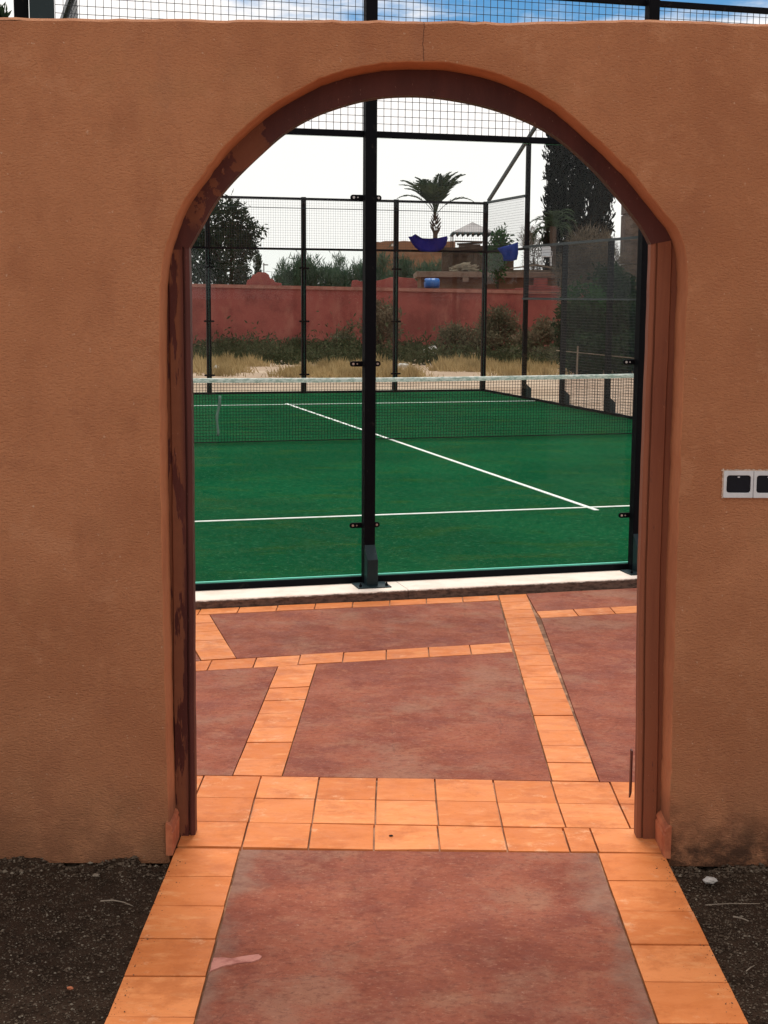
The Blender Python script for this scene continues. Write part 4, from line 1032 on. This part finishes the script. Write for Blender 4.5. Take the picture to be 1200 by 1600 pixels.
# dark weedy ground cover at the foot of the wall
mb = MB(); rg = random.Random(31); pts = []
for k in range(900):
    y = rg.uniform(44.5, 52); x = rg.uniform(-.20, .125) * y; s = rg.uniform(.15, .42) * (.6 + .8 * max(0, mnoise.noise((x * .5, y * .4, 5)) + .3))
    for _ in range(26): pts.append((x + rg.gauss(0, .28), y + rg.gauss(0, .25), -.1 + abs(rg.gauss(0, s))))
leaves(mb, pts, .17, .34, rg, .5); stuff(mb.build('weeds', 'leaf_weed', fixn=False))
# dry grass tussocks
mb = MB(); rg = random.Random(77)
for k in range(300):
    y = rg.uniform(37.6, 44.5); x = rg.uniform(-.185, .12) * y + rg.uniform(-.5, .5)
    if mnoise.noise((x * .55, y * .30, 2.2)) < -.12: continue
    dx, dy = x - CO.x, y - CO.y; Yc = -dx * math.sin(CA) + dy * math.cos(CA)
    if Yc < 22: continue
    s = rg.uniform(.25, .55)
    for _ in range(rg.randint(60, 120)):
        a = rg.uniform(0, 6.28); r_ = abs(rg.gauss(0, .26)); b = Vector((x + r_ * math.cos(a) * 1.3, y + r_ * math.sin(a), -.08))
        t = b + Vector((rg.gauss(0, .09), rg.gauss(0, .09), s * rg.uniform(.4, 1.0) * math.exp(-r_ * 1.2))); w = Vector((rg.uniform(.006, .014), rg.uniform(-.006, .006), 0))
        mb.add([b - w, b + w, b.lerp(t, .6) + w * .7 + Vector((0, 0, .01)), t, b.lerp(t, .6) - w * .7], [(0, 1, 2, 4), (4, 2, 3)])
stuff(mb.build('dry_grass', 'leaf_dry', fixn=False))

# ------------------------------------------------------------------ the red boundary wall and what stands behind it
def wt(x): return 2.33 - .0135 * (x + 1)          # top edge falls gently to the right
bw = MB(); xs = [-22 + .5 * k for k in range(72)]
bw.prism([(xs[0], -.2)] + [(xs[-1], -.2)] + [(x, wt(x)) for x in xs[::-1]], 57, 57.35, 'y')
bwall = thing(bw.build('boundary_wall', 'red_wall'), 'long dusty red boundary wall behind the dry grass', 'wall')
mb = MB(); mb.prism([(x, wt(x) - .07) for x in xs] + [(x, wt(x) + .06) for x in xs[::-1]], 56.93, 57.42, 'y'); mb.build('coping', 'coping', bwall)
mb = MB(); mb.prism([(x, .08 + .12 * mnoise.noise((x * .3, 1, 1)) + .02 * x / 6) for x in xs] + [(x, .16 + .12 * mnoise.noise((x * .3, 1, 1)) + .02 * x / 6) for x in xs[::-1]], 56.96, 57.1, 'y'); mb.build('plinth_ledge', 'coping', bwall)
for poly in ([(-5.45, 2.3), (-4.05, 2.3), (-4.05, 2.52), (-4.3, 2.55), (-4.38, 2.68), (-4.5, 2.70), (-4.54, 2.84), (-4.66, 2.93), (-4.95, 2.94), (-5.05, 2.86), (-5.16, 2.84), (-5.22, 2.68), (-5.36, 2.64)],
             [(-1.36, 2.2), (1.24, 2.2), (1.24, 2.62), (1.08, 2.74), (.7, 2.76), (.45, 2.80), (.15, 2.76), (-.1, 2.68), (-.4, 2.62), (-.7, 2.63), (-.95, 2.60), (-1.12, 2.66), (-1.3, 2.64)],
             [(5.05, 2.1), (6.9, 2.1), (6.9, 2.46), (6.3, 2.48), (6.3, 2.76), (5.78, 2.76), (5.78, 2.5), (5.4, 2.48), (5.4, 2.4), (5.05, 2.38)]):
    mb = MB(); mb.prism(poly, 57.03, 57.32, 'y'); mb.build('crest', 'red_wall', bwall, bevel=.02)
    # cap along the crest
# flat roofed house with a terrace
hs = thing(empty('terrace_house', (4.3, 63, G)), 'low flat roofed house with a bare concrete roof terrace behind the red wall', 'house')
mb = MB(); mb.box(-3.0, 3.05, -3.2, 6, 0, 2.50); mb.build('lower_block', 'red_wall', hs)
mb = MB(); mb.box(-2.8, 3.0, -.6, 6, 2.5, 2.98); mb.build('upper_wall', 'adobe', hs)
mb = MB(); mb.box(-3.0, 3.05, -1.1, 6, 2.98, 3.22); mb.build('roof_slab', 'raw_concrete', hs, bevel=.02)
mb = MB(); mb.box(-1.05, -.80, -1.16, -.6, 2.80, 2.98); mb.build('bracket', 'raw_concrete', hs)
mb = MB(); mb.box(-1.85, .05, 1.2, 1.5, 3.22, 4.30); mb.box(-1.85, -.4, 1.15, 1.2, 3.95, 4.02); mb.build('parapet', 'timber', hs)
mb = MB(); mb.box(.05, 1.3, 1.3, 1.5, 3.22, 4.4); mb.build('stair_wall', 'timber', hs)
mb = MB(); mb.box(.9, 2.75, -.6, .3, 3.22, 3.32); mb.build('parapet', 'raw_concrete', hs, bevel=.02)
mb = MB(); mb.add([(.85, -.7, 3.33), (2.1, -.7, 3.50), (2.9, -.7, 3.36), (2.9, .4, 3.36), (2.1, .4, 3.50), (.85, .4, 3.33), (.85, -.7, 3.38), (2.1, -.7, 3.56), (2.9, -.7, 3.42), (2.9, .4, 3.42), (2.1, .4, 3.56), (.85, .4, 3.38)],
             [(0, 1, 4, 5), (1, 2, 3, 4), (6, 11, 10, 7), (7, 10, 9, 8), (0, 6, 7, 1), (1, 7, 8, 2), (5, 4, 10, 11), (4, 3, 9, 10), (0, 5, 11, 6), (2, 8, 9, 3)]); mb.build('shed_roof', 'old_wood', hs)
# what stands on the terrace
RZ = G + 3.22
gz = thing(empty('gazebo', (3.80, 64.8, RZ)), 'pyramid canopy of grey canvas on thin poles on the terrace roof', 'gazebo')
mb = MB(); a, h0, h1 = .92, 1.72, 2.20
mb.add([(-a, -a, h0), (a, -a, h0), (a, a, h0), (-a, a, h0), (0, 0, h1)], [(0, 1, 4), (1, 2, 4), (2, 3, 4), (3, 0, 4)]); mb.build('canopy', 'canvas', gz)
mb = MB()
for p, q in (((-a, -a), (a, -a)), ((a, -a), (a, a)), ((a, a), (-a, a)), ((-a, a), (-a, -a))):
    n = 8
    for k in range(n):
        t0, t1 = k / n, (k + 1) / n; A = Vector((*p, h0)).lerp(Vector((*q, h0)), t0); B = Vector((*p, h0)).lerp(Vector((*q, h0)), t1); mid = A.lerp(B, .5) - Vector((0, 0, .14))
        mb.add([A, B, mid + Vector((0, 0, .03)), mid - Vector((.05, 0, 0))], [(0, 1, 2, 3)])
mb.build('valance', 'canvas_dark', gz, fixn=False)
for sx in (-1, 1):
    for sy in (-1, 1):
        mb = MB(); mb.bar((sx * a * .97, sy * a * .97, 0), (sx * a * .97, sy * a * .97, h0 + .02), .022, 6); mb.build('pole', 'timber', gz)
pl = thing(empty('plank_stack', (3.52, 63.2, RZ)), 'untidy stack of dark planks under the canvas canopy', 'planks')
rs = random.Random(8)
for k in range(7):
    mb = MB(); L = rs.uniform(.45, .62); mb.box(-L, L, -.10, .10, -.035, .035); o = mb.build('plank', 'timber', pl, loc=(rs.uniform(-.05, .15), rs.uniform(-.1, .1), .84 + k * .075)); o.rotation_euler = (rs.uniform(-.05, .05), rs.uniform(-.07, .07), rs.uniform(-.15, .15))
for sx in (-.3, .35):
    mb = MB(); mb.box(sx - .05, sx + .05, -.05, .05, 0, .80); mb.build('leg', 'timber', pl)
mb = MB(); rs = random.Random(9)
for k in range(90):
    t = rs.uniform(-1, 1); zc = .40 * math.sqrt(max(0, 1 - t * t)) * rs.random() ** .5
    mb.bar((t * .42 + rs.uniform(-.3, -.1), rs.uniform(-.25, .25), zc * .7), (t * .42 + rs.uniform(.1, .3), rs.uniform(-.25, .25), zc * .9 + rs.uniform(0, .06)), .014, 4)
thing(mb.build('reed_heap', 'reed', loc=(3.32, 62.4, RZ + .02)), 'rounded heap of pale cut reeds on the terrace slab below the planks', 'reeds')
# blue barrel lying on the lower ledge
bl = thing(empty('barrel', (1.90, 60.1, G + 2.5 + .21)), 'bright blue plastic barrel lying on the ledge below the terrace slab', 'barrel')
mb = MB(); mb.lathe([(.0, -.30), (.17, -.30), (.20, -.27), (.205, -.12), (.215, -.10), (.205, -.08), (.205, .08), (.215, .10), (.205, .12), (.20, .27), (.17, .30), (.0, .30)], n=18)
o = mb.build('drum', 'blue_plastic', bl, smooth=True); o.rotation_euler = (0, R(90), R(8))
mb = MB(); mb.lathe([(0, .0), (.035, 0), (.035, .03), (0, .03)], n=8); c = mb.build('cap', 'dark_steel', bl); c.location = (-.30, -.05, .09); c.rotation_euler = (0, R(-90), 0)
# white plastic chair on the shed roof
chz = G + 3.50
ch = thing(empty('plastic_chair', (6.88, 62.95, chz)), 'white plastic chair perched on the shed roof beside the mesh fence', 'chair')
mb = MB(); mb.box(-.21, .21, -.2, .2, .38, .42); mb.build('seat', 'white_plastic', ch, bevel=.015)
mb = MB(); mb.prism([(-.21, .42), (.21, .42), (.19, .80), (.1, .86), (-.1, .86), (-.19, .80)], .17, .21, 'y'); mb.build('backrest', 'white_plastic', ch, bevel=.012)
for sx in (-1, 1):
    for sy in (-1, 1):
        mb = MB(); mb.bar((sx * .2, sy * .19, 0), (sx * .17, sy * .16, .39), .022, 6); mb.build('leg', 'white_plastic', ch)
    mb = MB(); mb.bar((sx * .21, -.15, .60), (sx * .21, .18, .62), .018, 6); mb.bar((sx * .21, -.15, .41), (sx * .21, -.15, .60), .015, 6); mb.build('arm', 'white_plastic', ch)
# adobe house further back
ah = thing(empty('adobe_house', (1.75, 88, G)), 'plain brown adobe house standing behind the feathery trees', 'house')
mb = MB(); n = 30; top = [(-2.4 + 4.8 * k / n, 5.45 + .05 * mnoise.noise((k * .5, 0, 0)) - (.08 if k < 3 else 0)) for k in range(n + 1)]
mb.prism([(-2.4, 0), (2.4, 0)] + top[::-1], 0, 4, 'y'); mb.build('wall', 'adobe', ah)
mb = MB(); mb.box(-1.42, -1.28, -.03, .06, 5.14, 5.28); f_ = mb.build('window', 'pale_rock', ah)
# stone pillar at the right
ps = thing(empty('stone_pillar', (9.75, 55, G)), 'square grey stone pillar rising behind the right mesh fence', 'pillar')
z = 0; rs = random.Random(4)
while z < 7.0:
    hh = rs.uniform(.75, 1.0); mb = MB(); e = rs.uniform(-.015, .015); mb.box(-.92 + e, .92 + e, -.5, .5, 0, hh - .02); mb.build('stone', 'pillar_stone', ps, bevel=.025, loc=(0, 0, z)); z += hh
# power pole
pp_ = thing(empty('power_pole', (-9.1, 110, G)), 'thin distant power pole with a short crossarm beside the ragged tree', 'pole')
mb = MB(); mb.bar((0, 0, 0), (0, 0, 4.6), .05, 6, .04); mb.build('mast', 'timber', pp_)
mb = MB(); mb.box(-.05, .32, -.04, .04, 4.42, 4.5); mb.build('crossarm', 'timber', pp_)
mb = MB(); mb.tube([(.1 + 5.0 * k / 12, 0, 4.0 - .25 * math.sin(math.pi * k / 12) + .02 * k) for k in range(13)], [.012] * 13, 4); mb.build('wire', 'wire', pp_)
# stake with a thin rail
sk = thing(empty('stake', (4.93, 37.4, -.10)), 'thin pale wooden stake with a horizontal rail behind the right mesh fence', 'stake')
mb = MB(); mb.bar((0, 0, 0), (.01, 0, .90), .024, 6); mb.build('upright', 'old_wood', sk)
mb = MB(); mb.bar((-.55, -.03, .79), (1.5, -.03, .60), .012, 5); mb.build('rail', 'old_wood', sk)
rock('rock', (1.56, 50.0, .12), (.30, .2, .28), 'pale broken rock at the foot of the red wall among the weeds', 'pale_rock', seed=3, flat=1.0)
rock('rock', (-4.55, 39.3, .03), (.10, .08, .14), 'small white rock beside the left fence post on the dry ground', 'pale_rock', seed=8, flat=1.0)
rock('rock', (.55, 43.5, -.02), (.22, .1, .09), 'flat pale rock at the back of the dry grass', 'pale_rock', seed=9, flat=1.0)
